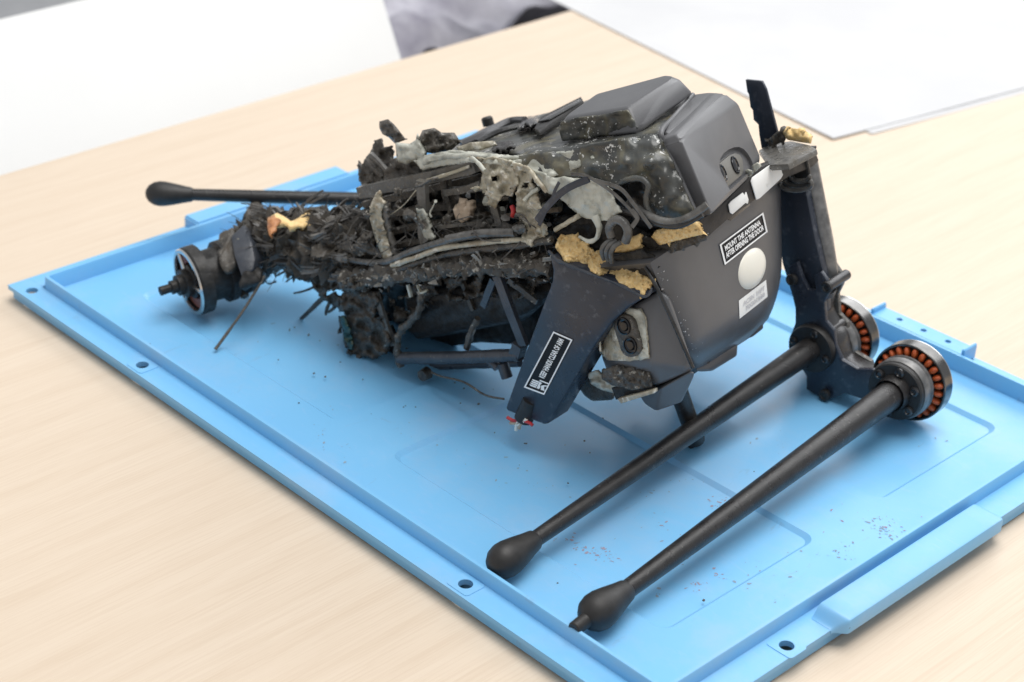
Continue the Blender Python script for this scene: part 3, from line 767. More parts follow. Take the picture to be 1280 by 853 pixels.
# --- broken near front arm
arm_f = [(690, 326), (700, 328), (770, 356), (808, 372), (772, 392), (742, 428), (684, 530), (668, 526), (632, 512), (640, 488), (668, 410), (688, 350)]
armF = slab('arm', [(687, 320), (700, 326), (770, 355), (811, 369), (786, 384), (766, 402), (742, 434), (685, 530), (680, 531), (634, 514), (632, 510), (642, 482), (668, 410), (690, 352), (691, 338)], S(700, 400, -.011), -H, .020, 'carbon', D, .0028, 45, label='broken tapered dark arm with foam torn out of its top')
AR = [armF]
q3 = [(655.5, 484), (692.5, 414), (716.5, 424.5), (681, 493.5)]
lb3 = decal('warning_label', q3, 'black_print', D, .0003, AR, 6, 4); lb3['label'] = 'narrow black label with white border and a hand symbol on the arm'
border(q3, 'white_print', lb3, .0006, AR, .024, .065)
decal_text('KEEP HANDS CLEAR OF ARM', q3, 'white_print', lb3, .0006, AR, (.245, .94, .37, .66))
# hand symbol in the lower end of the label: fist of four fingers beside a wedge
def patch(quad, pts, mat, parent, objs, off=.0006):
    bm = bmesh.new(); bm.faces.new([bm.verts.new((lambda h_: h_[0]+h_[1]*off)(hit(*bil(quad, s, r), objs))) for s, r in pts])
    return from_bm('symbol', bm, M[mat], parent)
for k in range(4): patch(q3, [(.06+.03*k, .22), (.082+.03*k, .16), (.085+.03*k, .50), (.06+.03*k, .52)], 'white_print', lb3, AR)
patch(q3, [(.06, .54), (.18, .52), (.165, .66), (.125, .62), (.10, .68), (.06, .66)], 'white_print', lb3, AR)
patch(q3, [(.185, .50), (.205, .50), (.205, .93), (.185, .93)], 'white_print', lb3, AR)
patch(q3, [(.06, .74), (.125, .68), (.15, .80), (.16, .93), (.145, .93), (.125, .82), (.06, .93)], 'white_print', lb3, AR)
tube('torn_rim', [S(686, 314, -.0105), S(700, 327, -.0125), S(740, 343, -.0125), (S(775, 356, -.0125)), S(806, 371, -.0120), S(815, 360, -.008)], [.0008, .0010, .0007, .0006, .0008, .0006], 'bluegrey', D, n=8, sub=6, jit=.5)
relief('foam', [(693, 307, -.006), (700, 294, .002), (716, 293, .003), (730, 303, .003), (747, 318, .003), (765, 331, .003), (790, 333, .002), (805, 342, 0), (816, 353, -.004), (804, 371, -.0125), (780, 359, -.0125), (745, 343, -.0125), (705, 326, -.012)], 'foam', D, cell=1.8, amp=.0019, freq=.3, thick=.003, dome=.0006, seed=2, ragged=2)
relief('foam', [(768, 316), (772, 304), (790, 296), (801, 292), (802, 311), (785, 316)], 'foam', D, t=.002, cell=2.0, amp=.0013, freq=.3, thick=.004, dome=.0015, seed=5, ragged=1)
relief('foam', [(814, 296), (820, 288), (858, 278), (874, 277), (880, 293), (850, 300), (824, 307)], 'foam', D, t=.006, cell=2.0, amp=.0013, freq=.3, thick=.004, dome=.0015, seed=8, ragged=1)
# wires at the broken arm tip
tube('cable_gland', [S(664, 500, -.0085), S(655, 523, -.0095)], [.0052, .0060], 'black', D, n=16)
lathe('gland_rim', [(0, .0060), (.0006, .0060), (.0006, .0048), (0, .0048)], S(655, 523, -.0095), (S(655, 523, -.0095)-S(664, 500, -.0085)), 'steel_dark', D, 20, closed=True)
for pts, mt in (([(652, 524), (646, 530), (645, 538)], 'dome'), ([(656, 525), (648, 529), (638, 529)], 'beige'), ([(655, 526), (662, 529), (666, 532)], 'red'), ([(650, 524), (642, 526), (634, 522)], 'red'), ([(658, 524), (652, 529), (647, 531)], 'dome'), ([(654, 527), (650, 532), (649, 536)], 'beige')):
    tube('wire_end', [S(x, y, -.0135) for x, y in pts], .0011, mt, D, n=7, sub=4)

relief('dark_gap_fill', [(764, 322), (800, 312), (818, 322), (824, 334), (812, 346), (800, 344), (780, 334)], 'soot', D, t=-.001, cell=3, amp=.001, thick=.002)  # dark sheet standing in for the shaded gap between foam and shell
# ------------------------------------------------------------------ far front arm, bracket, motors, legs
TB = .178
slab('arm', [(932, 100), (952, 102), (957, 112), (973, 172), (962, 182), (952, 186), (949, 168), (948, 156), (942, 150), (941, 138), (938, 134), (936, 118), (934, 115)], S(955, 140, .172), -H, .002, 'carbon', D, .0001, label='broken stub of dark carbon plate sticking up')
slab('arm', [(964, 232), (1004, 222), (1019, 300), (1030, 345), (1034, 390), (1008, 404), (996, 395), (990, 370), (978, 330), (970, 285)], S(1000, 300, TB), -H, .006, 'carbon', D, .0008)
tube('arm_tube', [S(1010, 200, TB+.012), S(1018, 240, TB+.012), S(1030, 300, TB+.012), S(1037, 345, TB+.012)], .0060, 'collar', D, n=12, square=False)
hull('hinge_block', [S(980, 208, .165), S(1010, 196, .165), S(1016, 232, .17), S(986, 240, .17), S(980, 208, .19), S(1010, 196, .2), S(1016, 232, .2), S(986, 240, .19)], 'soot', D, .003)
for k, (dx, dy, r) in enumerate(((0, 0, 16), (4, -4, 11), (-2, 4, 20))):
    tube('cable', [S(997+dx+r*math.cos(a), 226+dy+r*.42*math.sin(a), .165-.002*k) for a in [math.radians(-30+21*q) for q in range(12)]], .0016, 'cable', D, n=8)
relief('foam', [(978, 166), (990, 160), (1006, 163), (1016, 170), (1014, 180), (1000, 178), (984, 175)], 'foam', D, t=.165, cell=2.4, amp=.003, freq=.2, thick=.005, dome=.002, seed=12)
relief('charred_patch', [(957, 178), (972, 164), (984, 164), (982, 176), (964, 184)], 'char', D, t=.166, cell=2.4, amp=.002, freq=.2, thick=.004, seed=13)
# clamp plates: near one and far one joined by spacers
plate = [(985, 334), (996, 328), (1002, 346), (1010, 362), (1020, 364), (1018, 345), (1026, 340), (1034, 352), (1036, 366), (1030, 378), (1032, 402), (1042, 414), (1044, 432), (1052, 450), (1072, 462), (1090, 462), (1112, 470), (1120, 494), (1108, 502), (1080, 500), (1056, 492), (1040, 498), (1032, 502), (1024, 496), (1008, 487), (1008, 470), (1000, 458), (990, 442), (988, 420), (994, 404), (994, 384), (989, 360)]
slab('clamp_plate', plate, S(1025, 430, TB-.006), -H, .0035, 'carbon', D, .0005)
slab('clamp_plate', [(x+17, y-10) for x, y in plate if not (x > 1085)], S(1042, 420, TB+.016), -H, .0035, 'frame', D, .0005)
for x, y in ((1034, 359), (1028, 420), (1032, 442), (1031, 494), (990, 350)):
    a = S(x, y, TB-.008); tube('spacer', [a, a+H*.024], .0034, 'steel_dark', D, n=14)
    lathe('screw', [(-.0004, .0040), (.0016, .0038), (.0020, .0026), (.0012, .0016), (.0012, 0)], a, -H, 'black', D, 14)
# curved metal strap along the plate edge
tube('strap', [S(1037, 366, TB+.006), S(1034, 388, TB+.006), S(1043, 408, TB+.006), (S(1052, 422, TB+.006)), S(1058, 446, TB+.006), S(1076, 458, TB+.006), S(1098, 464, TB+.006)], .0085, 'steel_dark', D, n=8, sub=6, flat=.22, frame=(0, 0, 1))

def make_motor(o, axis, label, coils=24, R=.0258, burnt=False):
    """open outrunner: axis points from the mounting side to the far side; o = centre of the near end of the bell"""
    ax = V(axis).normalized(); x = ax.orthogonal().normalized(); y = ax.cross(x)
    mt = lathe('motor', [(-.014, 0), (-.014, R*.74), (-.0125, R*.78), (-.0085, R*.78), (-.0080, R*.75), (-.0065, R*.75), (-.0060, R*.78), (-.0045, R*.78), (-.004, R*.72), (-.003, R*.62), (.0075, R*.62), (.0075, 0)], o, ax, 'collar', D, 40, label=label)
    lathe('bell', [(0, R*.94), (-.0002, R*.955), (-.0002, R*.985), (.0003, R), (.0088, R), (.0094, R*.985), (.0098, R*.95), (.0098, R*.3), (.0098, 0), (.0085, 0), (.0085, R*.94)], o, ax, 'steel', mt, 64, smooth=25)
    lathe('bell_rim', [(.0088, R*1.002), (.0094, R*1.004), (.0100, R*.99), (.0100, R*.95), (.0090, R*.95)], o, ax, 'bright', mt, 64, closed=True)
    lathe('winding_ring', [(.003, R*.93), (.003, R*.68), (.009, R*.68), (.009, R*.93)], o, ax, 'soot', mt, 32)
    bm = bmesh.new(); bmesh.ops.create_icosphere(bm, subdivisions=2, radius=1)
    for v in bm.verts: v.co = V((v.co.x*R*.145, v.co.y*R*.082, v.co.z*.0034))
    me = bpy.data.meshes.new('winding'); bm.to_mesh(me); bm.free(); me.materials.append(M['copper'])
    for p in me.polygons: p.use_smooth = True
    for k in range(coils):
        a = 2*math.pi*k/coils; rad = x*math.cos(a)+y*math.sin(a); tg = ax.cross(rad)
        c = bpy.data.objects.new('winding', me); COL.objects.link(c); c.parent = mt
        mm = Matrix.Identity(4); wob = 1+.18*noise.noise(V((k*1.7, R*900, o.x*50)))
        for i in range(3):
            mm[i][0] = rad[i]*wob; mm[i][1] = tg[i]*wob; mm[i][2] = ax[i]; mm[i][3] = (o+ax*.0012+rad*R*.79-D.location)[i]
        c.matrix_local = mm
    return mt
def rod_leg(p0, p1, r0, r1, knob, label=None, stub=False):
    """tapered landing leg from the clamp p0 to the rubber knob at p1"""
    p0, p1 = V(p0), V(p1); d = (p1-p0); L = d.length; d.normalize()
    lg = lathe('landing_leg', [(0, 0), (0, r0), (L*.02, r0), (L, r1), (L, 0)], p0, d, 'rod', D, 24, label=label)
    k, kr = knob
    lathe('rubber_knob', [(0, 0), (0, kr*.50), (k*.03, kr*.58), (k*.18, kr*.68), (k*.40, kr*.86), (k*.58, kr*.98), (k*.70, kr), (k*.82, kr*.90), (k*.92, kr*.66), (k*.98, kr*.34), (k, 0)], p1-d*k*.02, d, 'black', lg, 28, smooth=60)
    if stub:
        lathe('peg', [(k*.8, 0), (k*.8, r1*.85), (k*1.20, r1*.72), (k*1.22, r1*.6), (k*1.20, 0)], p1, d, 'black', lg, 20)
    return lg
# second leg and motor (nearest the viewer, right)
KZ = .0190
k2 = onz(783, 738, KZ+.003); b2 = onz(1116, 492, .0345)
rod_leg(b2, k2, .0092, .0053, (.036, .0107), 'nearest black landing leg with a broken peg at its knob', True)
ax2 = (H+V((0, 0, -.05))+A0*.0).normalized()
lathe('clamp_disc', [(-.003, 0), (-.003, .0180), (-.002, .0188), (.001, .0188), (.002, .0182), (.002, 0)], b2+ax2*.005, ax2, 'black', D, 40)
for k in range(6):
    x_ = ax2.orthogonal().normalized(); y_ = ax2.cross(x_); a = math.radians(60*k+20)
    lathe('screw', [(0, .0031), (.0016, .003), (.002, .002), (.001, .0014), (.001, 0)], b2+ax2*.002+(x_*math.cos(a)+y_*math.sin(a))*.0146, -ax2, 'steel_dark', D, 12)
lathe('collar', [(0, .0118), (-.004, .0112), (-.007, .0104)], b2+ax2*.002, ax2, 'rod', D, 24)
make_motor(b2+ax2*.0205, ax2, 'open motor with orange windings in full view nearest the viewer')
# first leg and motor behind
k1 = onz(668, 675, KZ+.003); b1 = S(1014, 436, TB-.010)
rod_leg(b1, k1, .0080, .0047, (.036, .0103), 'black landing leg beside the wreck with a smooth knob')
lathe('clamp_disc', [(-.003, 0), (-.003, .0156), (-.002, .0162), (.002, .0162), (.003, .0156), (.003, 0)], b1+H*.001, H, 'black', D, 36)
for k in range(4):
    x_ = H.orthogonal().normalized(); y_ = H.cross(x_); a = math.radians(90*k+55)
    lathe('screw', [(0, .0026), (.0014, .0025), (.0018, .0016), (.001, .0012), (.001, 0)], b1-H*.002+(x_*math.cos(a)+y_*math.sin(a))*.0125, -H, 'steel_dark', D, 12)
make_motor(S(1047, 421, TB+.028), H, 'open motor with orange windings half hidden behind the clamp')
# far rear leg
b3 = onz(470, 250, .052); k3 = onz(240, 243.5, .052)
rod_leg(b3, k3, .0052, .0043, (.034, .0090), 'thin black landing leg pointing left over the lid edge')

# ------------------------------------------------------------------ rear arm: burnt motor and frayed fibre
cm = onz(251, 348, .0330)
axl = (RIGHT*-.837+DOWN*.309+FWD*-.45).normalized()
R_ = .0238
ml = lathe('motor', [(-.046, 0), (-.046, .014), (-.040, .017), (-.036, .0165), (-.035, .0195), (-.029, .0200), (-.028, .0165), (-.021, .017), (-.020, .0215), (-.015, .0215), (-.014, .018), (-.001, .018), (-.0008, R_*.92), (-.0005, R_), (.007, R_), (.0085, R_*.95), (.0085, R_*.88), (.002, R_*.86), (.001, R_*.35), (.001, 0)], cm, axl, 'soot', D, 40, label='burnt motor with silver ring at the left end of the wreck')
lathe('bell', [(.0088, R_*.985), (.0098, R_*.95), (.0098, R_*.86), (.0082, R_*.85)], cm, axl, 'bright', ml, 48, closed=True)
lathe('winding_ring', [(.0025, R_*.85), (.0062, R_*.82), (.0060, R_*.55), (.0022, R_*.50)], cm, axl, 'hot_core', ml, 40)
xx = axl.orthogonal().normalized(); yy = axl.cross(xx)
for k in range(3):
    a = math.radians(120*k+20); r_ = xx*math.cos(a)+yy*math.sin(a)
    tube('spoke', [cm+axl*.009, cm+axl*.0088+r_*R_*.88], .0014, 'bright', ml, n=6)
lathe('shaft', [(.002, .012), (.008, .012), (.009, .0098), (.013, .0098), (.014, .007), (.0175, .0072), (.018, .0045), (.022, .0048), (.0225, .0030), (.030, .0032), (.031, 0)], cm, axl, 'soot', ml, 22)
for k in range(8):
    a = math.radians(45*k); r_ = xx*math.cos(a)+yy*math.sin(a)
    bm = b_hull([cm-axl*.024+r_*.019+q for q in (axl*.004+r_*.003, axl*-.004+r_*.003, xx*.003+r_*.004, xx*-.003+r_*.002, yy*.003, yy*-.003, r_*-.004)], .0004, 1); from_bm('clamp_nut', bm, M['char'], ml, 40)
cp_ = [onz(288, 296, .062), onz(304, 281, .066), onz(314, 302, .062), onz(319, 325, .055), onz(317, 338, .050), onz(302, 348, .046), onz(293, 322, .055)]
hull('clamp_plate', cp_+[p+FWD*.012-axl*.005 for p in cp_], 'bluegrey', D, .0015, 3)
hull('clamp_block', [onz(272, 292, .058), onz(292, 284, .064), onz(296, 330, .05), onz(280, 345, .044), onz(272, 330, .05)]+[onz(272, 292, .058)+FWD*.02, onz(292, 284, .064)+FWD*.02, onz(296, 340, .046)+FWD*.02], 'char', D, .002, 2, 40, rough=.0012)
hull('clamp_block', [onz(300, 340, .050), onz(326, 334, .050), onz(328, 352, .044), onz(300, 362, .040)]+[onz(300, 340, .050)+FWD*.02, onz(326, 334, .05)+FWD*.02, onz(328, 352, .044)+FWD*.02, onz(300, 362, .04)+FWD*.02], 'soot', D, .002, 2, 40, rough=.0012)
# charred core of the arm
sA = cm-axl*.040; sB = S(470, 318, .03)
AP = [sA, onz(318, 306, .046), onz(345, 300, .054), onz(385, 308, .056), S(430, 308, .026), sB]
def along(s):
    q = max(-.05, min(1.05, s))*5; i = max(0, min(4, int(q))); return AP[i].lerp(AP[i+1], q-i)
tube('arm', AP, [.012, .016, .019, .021, .021, .020], 'char', D, n=28, sub=14, jit=.45, seed=2, label='charred rear arm under frayed fibres')
relief('charred_patch', [(308, 262), (316, 250), (326, 252), (332, 262), (328, 280), (312, 282)], 'char', D, place=lambda x, y, t: onz(x, y, .050-(y-250)*.0004)+FWD*t, cell=2.2, amp=.003, freq=.2, thick=.004, dome=.004, seed=21)
relief('foam', [(336, 272), (346, 266), (356, 271), (364, 277), (374, 272), (380, 266), (389, 267), (389, 281), (376, 284), (360, 284), (350, 279), (342, 284)], 'foam', D, place=lambda x, y, t: onz(x, y, .082)+FWD*t, cell=2.4, amp=.002, freq=.2, thick=.004, dome=.003, seed=22)
relief('foam', [(334, 284), (334, 272), (344, 269), (352, 276), (346, 284), (346, 290), (336, 294)], 'foam_burnt', D, place=lambda x, y, t: onz(x, y, .083)+FWD*t, cell=2.4, amp=.002, freq=.2, thick=.004, dome=.004, seed=23)
# frayed fibres
rnd = random.Random(5); bm = bmesh.new(); bm2 = bmesh.new()
vdir = (sB-sA).normalized(); v1 = V((0, 0, 1)); v2 = vdir.cross(v1).normalized()
for k in range(150):
    s = rnd.random()**.85*1.04-.02; a = rnd.uniform(0, 2*math.pi); rr = .015+.008*s
    out = v1*math.sin(a)+v2*math.cos(a)
    fan = rnd.random() < .3
    d0 = (vdir*rnd.choice((-1, 1))*(rnd.uniform(.3, .9) if fan else 1)+out*(rnd.uniform(.1, .7) if fan else rnd.uniform(-.15, .25))+v2*rnd.uniform(-.3, .3)+v1*rnd.uniform(-.2, .35)).normalized()
    L0 = rnd.choice((.010, .014, .018, .022)) * (1.2 if fan else 1.)
    p0 = along(s)+out*rr*rnd.uniform(.75, 1.1)+v1*.002-d0*L0*.5
    side_ = d0.cross(out).normalized(); bend = V((rnd.gauss(0, 1), rnd.gauss(0, 1), rnd.gauss(0, 1)))*L0*.14
    tgt = bm2 if rnd.random() < .45 else bm
    for q in range(rnd.randint(5, 11)):
        p = p0+side_*rnd.gauss(0, .0018)+out*rnd.gauss(0, .0010)+d0*rnd.gauss(0, .002); d = (d0+V((rnd.gauss(0, .1), rnd.gauss(0, .1), rnd.gauss(0, .1)))).normalized(); L = L0*rnd.uniform(.7, 1.15)
        q2 = p+d*L+bend*.4
        if q2.z < .011: q2.z = .011
        r0 = rnd.choice((.0005, .0008, .0011, .0015))
        b_tube(tgt, [p, p+d*L*.5+bend, q2], [r0, r0, r0*.45], 4, sub=2, flat=rnd.uniform(.35, 1), frame=out)
for k in range(80):
    s = rnd.random(); a = rnd.uniform(0, 2*math.pi); out = v1*math.sin(a)+v2*math.cos(a)
    p = along(s)+out*(.017+.008*s); d = (vdir*rnd.uniform(-1, 1)+out*rnd.uniform(.1, .7)).normalized(); L = rnd.uniform(.008, .022)
    q2 = p+d*L
    if q2.z < .011: q2.z = .011
    b_tube(bm, [p-d*.004, p+d*L*.5+out*.001, q2], [.0003, .0003, .00015], 4, sub=2)
from_bm('frayed_fibres', bm2, M['fibre_ash'], D, 60, kind='stuff')
from_bm('frayed_fibres', bm, M['fibre'], D, 60, kind='stuff')
# heavier splinters with a place of their own
tube('splinter', [onz(331, 345, .045), onz(303, 390, .028), onz(269, 437, .0105)], [.0010, .0009, .0011], 'char', D, n=6, sub=6, jit=.2, flat=.7)
for pts, r in (([(325, 350), (330, 345), (338, 333)], .0008), ([(404, 372), (388, 388), (376, 399)], .0016), ([(412, 378), (408, 388), (407, 394)], .0012), ([(345, 352), (336, 355), (330, 350)], .0006), ([(374, 344), (364, 348), (358, 353)], .0006), ([(395, 358), (380, 364), (367, 367)], .0008), ([(384, 252), (396, 243), (404, 238)], .0009), ([(388, 254), (402, 247), (412, 243)], .0008), ([(400, 330), (414, 346), (425, 356)], .0016), ([(420, 372), (418, 384), (410, 391)], .0014)):
    tube('splinter', [S(x, y, .015) for x, y in pts], [r*1.2, r, r*.7], 'char' if r > .001 else 'fibre', D, n=6, sub=5, jit=.15, flat=.6)
# lower tattered mass of the arm root
relief('charred_web', [(372, 330), (400, 325), (430, 335), (455, 345), (460, 372), (440, 372), (425, 388), (412, 380), (400, 372), (388, 352)], 'char', D, t=.012, cell=2.6, amp=.006, freq=.12, thick=.003, hole=.34, ragged=3, seed=31)

# ------------------------------------------------------------------ charred body
# dark inner tray that closes the view through the body
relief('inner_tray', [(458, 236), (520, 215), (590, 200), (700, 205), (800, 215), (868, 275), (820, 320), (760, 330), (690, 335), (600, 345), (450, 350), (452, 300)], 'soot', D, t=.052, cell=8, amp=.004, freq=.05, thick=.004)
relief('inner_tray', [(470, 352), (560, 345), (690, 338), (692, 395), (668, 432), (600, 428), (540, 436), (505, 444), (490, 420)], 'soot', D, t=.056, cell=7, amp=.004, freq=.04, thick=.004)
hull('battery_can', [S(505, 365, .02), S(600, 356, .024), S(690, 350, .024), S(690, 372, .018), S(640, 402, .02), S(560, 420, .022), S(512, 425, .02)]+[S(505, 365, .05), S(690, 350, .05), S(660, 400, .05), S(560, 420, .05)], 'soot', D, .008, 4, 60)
# upper frame rails and cross bars
def bar(name, pts, w, mat, t=None, depth=1., jit=.12, sub=8, n=8, square=True, **k):
    return tube(name, [S(p[0], p[1], p[2] if len(p) > 2 else t) for p in pts], w/1900., mat, D, n=n, sub=sub, jit=jit, flat=depth, square=square, frame=-H, **k)
bar('frame_rail', [(452, 240, .022), (525, 224, .02), (597, 207, .02)], 7, 'frame', n=4)
bar('frame_rail', [(455, 256, .03), (530, 238, .03), (600, 222, .03)], 4, 'char', n=4)
bar('frame_rail', [(534, 226, .014), (560, 218, .014), (588, 208, .016)], 2.2, 'melt', n=6, square=False)
bar('frame_post', [(528, 226, .008), (530, 262, .008), (530, 290, .008), (533, 304, .006)], 6.5, 'frame', n=4, depth=.6)
bar('frame_post', [(557, 240, .02), (580, 237, .02), (603, 229, .018)], 4, 'frame', n=4)
bar('frame_post', [(556, 215, .024), (560, 246, .022), (566, 262, .022)], 5, 'char', n=4)
bar('frame_post', [(618, 258, .01), (623, 275, .01), (629, 295, .008)], 5, 'frame', n=4, depth=.5)
bar('frame_post', [(482, 268, .024), (520, 262, .024), (560, 258, .028)], 4, 'char', n=4)
bar('frame_post', [(480, 292, .02), (530, 282, .02), (610, 270, .022)], 5, 'char', n=6)
bar('frame_post', [(548, 284, .012), (580, 280, .012), (618, 276, .012)], 3.5, 'frame', n=6)
bar('frame_post', [(625, 272, .022), (650, 268, .022), (700, 262, .022)], 3, 'beige', n=6)
bar('frame_rail', [(488, 310, .014), (530, 300, .014), (600, 286, .016), (660, 284, .018)], 5, 'char', n=6, jit=.4)
bar('thin_wire', [(484, 272, .008), (505, 256, .008), (520, 238, .01)], .7, 'melt', n=5, jit=0)
relief('crusted_ribbon', [(468, 245), (472, 241), (479, 252), (477, 270), (484, 298), (491, 322), (480, 326), (470, 302), (461, 270), (463, 256)], 'melt', D, t=.002, cell=2.4, amp=.002, freq=.25, thick=.0025, dome=.001, seed=41)
relief('crusted_ribbon', [(478, 252), (483, 262), (487, 290), (496, 322), (490, 324), (482, 298), (476, 270)], 'frame', D, t=.003, cell=2.4, amp=.001, freq=.25, thick=.003, seed=42)
relief('crusted_ribbon', [(520, 262), (530, 262), (540, 290), (542, 300), (532, 302), (524, 280)], 'melt_grey', D, t=.005, cell=2.4, amp=.0015, freq=.25, thick=.002, seed=43)
cn = relief('connector', [(566, 262), (572, 262), (571, 255), (577, 253), (579, 259), (583, 258), (583, 251), (587, 253), (588, 264), (585, 275), (577, 279), (570, 275)], 'beige', D, t=.008, cell=2.2, amp=.0008, freq=.3, thick=.005)
relief('charred_component', [(552, 272), (560, 266), (566, 270), (566, 284), (553, 286)], 'crust', D, t=.012, cell=2.4, amp=.002, freq=.3, thick=.006, dome=.002, seed=44)
relief('charred_component', [(590, 284), (600, 276), (612, 280), (612, 290), (596, 292)], 'crust', D, t=.008, cell=2.4, amp=.002, freq=.3, thick=.005, dome=.002, seed=45)
relief('charred_component', [(446, 300), (456, 290), (466, 292), (468, 312), (452, 322), (438, 316)], 'crust', D, t=.006, cell=2.4, amp=.003, freq=.2, thick=.005, dome=.003, seed=46)
tube('red_wire', [S(640, 258, .006), S(642, 264, .005), S(641, 270, .006)], .0016, 'red', D, n=8, sub=3)
relief('charred_web', [(462, 250), (530, 228), (600, 215), (690, 225), (700, 280), (690, 320), (600, 300), (480, 325)], 'char', D, t=.038, cell=2.8, amp=.008, freq=.075, thick=.003, hole=-.05, ragged=2, seed=81)
relief('charred_web', [(470, 262), (540, 240), (620, 240), (680, 258), (690, 300), (600, 296), (490, 318)], 'soot', D, t=.046, cell=3, amp=.006, freq=.06, thick=.004, seed=82)
relief('charred_web', [(480, 356), (560, 348), (640, 344), (690, 346), (660, 372), (600, 372), (540, 380), (500, 410)], 'char', D, t=.016, cell=2.8, amp=.007, freq=.09, thick=.002, hole=.0, ragged=2, seed=83)
rnd = random.Random(41)
for k in range(34):
    x, y = rnd.uniform(455, 690), 0
    y = rnd.uniform(236-.1*(x-455), 345-.12*(x-455)); t0 = rnd.uniform(0, .03)
    dx, dy = rnd.choice(((rnd.uniform(14, 40), rnd.uniform(-12, 6)), (rnd.uniform(-8, 8), rnd.uniform(12, 34)), (rnd.uniform(-25, 25), rnd.uniform(6, 24))))
    r0 = rnd.choice((.0006, .0009, .0013, .0018))
    tube('melted_strand', [S(x, y, t0), S(x+dx*.35+rnd.gauss(0, 3), y+dy*.35+rnd.gauss(0, 3), t0+rnd.gauss(0, .003)), S(x+dx*.7+rnd.gauss(0, 3), y+dy*.7+rnd.gauss(0, 3), t0+rnd.gauss(0, .004)), S(x+dx, y+dy, t0+rnd.gauss(0, .005))], [r0*1.8, r0, r0*.8, r0*1.6], rnd.choice(('char', 'char', 'frame', 'crust', 'crust', 'melt_grey', 'cable')), D, n=7, sub=5, jit=.5, seed=k)
for k in range(22):
    x = rnd.uniform(440, 690); y = rnd.choice((rnd.uniform(300, 350)-.08*(x-440), rnd.uniform(240, 345)-.12*(x-440)))
    w = rnd.uniform(4, 10); h_2 = rnd.uniform(3, 8); ph_ = rnd.random()*6
    relief('charred_lump', [(x+w*math.cos(a+ph_)*rnd.uniform(.6, 1.2), y+h_2*math.sin(a+ph_)*rnd.uniform(.6, 1.2)) for a in [2*math.pi*i/7 for i in range(7)]], rnd.choice(('crust', 'crust', 'char', 'ash', 'frame', 'melt')), D, t=rnd.uniform(-.004, .012), cell=2.0, amp=.002, freq=.3, thick=.002, dome=.0025, seed=100+k)
# top rear rubble
relief('charred_fin', [(446, 205), (450, 200), (453, 208), (456, 199), (464, 188), (468, 176), (475, 174), (478, 186), (490, 182), (493, 200), (487, 224), (456, 238), (448, 222)], 'char', D, t=.04, cell=2.2, amp=.0035, freq=.09, thick=.0016, ragged=2.5, seed=51)
relief('charred_fin', [(474, 160), (474, 152), (485, 149), (492, 155), (498, 162), (507, 175), (494, 180), (486, 172), (478, 168)], 'char', D, t=.038, cell=2.0, amp=.0025, freq=.1, thick=.002, dome=.002, seed=52)
bar('charred_fin', [(464, 192, .03), (474, 202, .03), (486, 216, .03)], 3, 'frame', n=5)
bar('charred_fin', [(458, 200, .032), (468, 210, .03), (478, 222, .03)], 3, 'char', n=5)
relief('melted_lump', [(494, 178), (512, 180), (524, 172), (534, 190), (532, 206), (520, 202), (508, 206), (496, 202)], 'melt_grey', D, t=.026, cell=2.2, amp=.004, freq=.07, thick=.003, dome=.004, seed=53)
relief('charred_lump', [(522, 176), (528, 163), (543, 160), (552, 166), (568, 166), (576, 178), (562, 190), (540, 192), (528, 190)], 'crust', D, t=.03, cell=2.0, amp=.0045, freq=.13, thick=.003, dome=.005, seed=54)
relief('charred_skin', [(490, 200), (520, 200), (560, 195), (595, 197), (600, 206), (540, 220), (492, 232), (470, 236), (480, 216)], 'char', D, t=.028, cell=4, amp=.005, freq=.08, thick=.003, seed=55)
relief('melted_lump', [(570, 184), (590, 178), (616, 176), (622, 182), (600, 188), (574, 190)], 'melt', D, t=.022, cell=2.2, amp=.0015, freq=.08, thick=.002, dome=.001, seed=56)
# things on the deck: rails, buckle, strap
tube('deck_rail', [Dk(576, 180, .003), Dk(604, 168, .004), Dk(636, 152, .004), Dk(656, 150, .004)], .0026, 'grey', D, n=6, sub=4)
tube('deck_rail', [Dk(596, 178, .003), Dk(622, 165, .004), Dk(648, 158, .003)], .002, 'cable_dark', D, n=6, sub=4)
lathe('knob', [(0, .004), (.005, .004), (.006, .003), (.006, 0)], Dk(611, 157, .002), UP, 'black', D, 14)
relief('buckle', [(646, 160), (652, 150), (662, 145), (672, 146), (676, 156), (664, 162), (660, 158), (650, 164)], 'cable_dark', D, cell=2.6, amp=.0015, freq=.2, thick=.002, dome=.003, place=lambda x, y, t: Dk(x, y, .004-t))
slab('strap', [(668, 160), (676, 146), (726, 121), (729, 126), (690, 152), (674, 164)], Dk(700, 140, .006), UP, .003, 'black', D, .0004)
slab('strap', [(672, 152), (680, 147), (724, 124), (727, 126), (686, 149)], Dk(700, 140, .0075), UP, .001, 'cable_dark', D, .0003)
relief('charred_skin', [(614, 186), (622, 178), (640, 176), (645, 184), (632, 190), (618, 192)], 'soot', D, cell=2.6, amp=.0015, freq=.2, thick=.002, dome=.002, place=lambda x, y, t: Dk(x, y, .004-t))
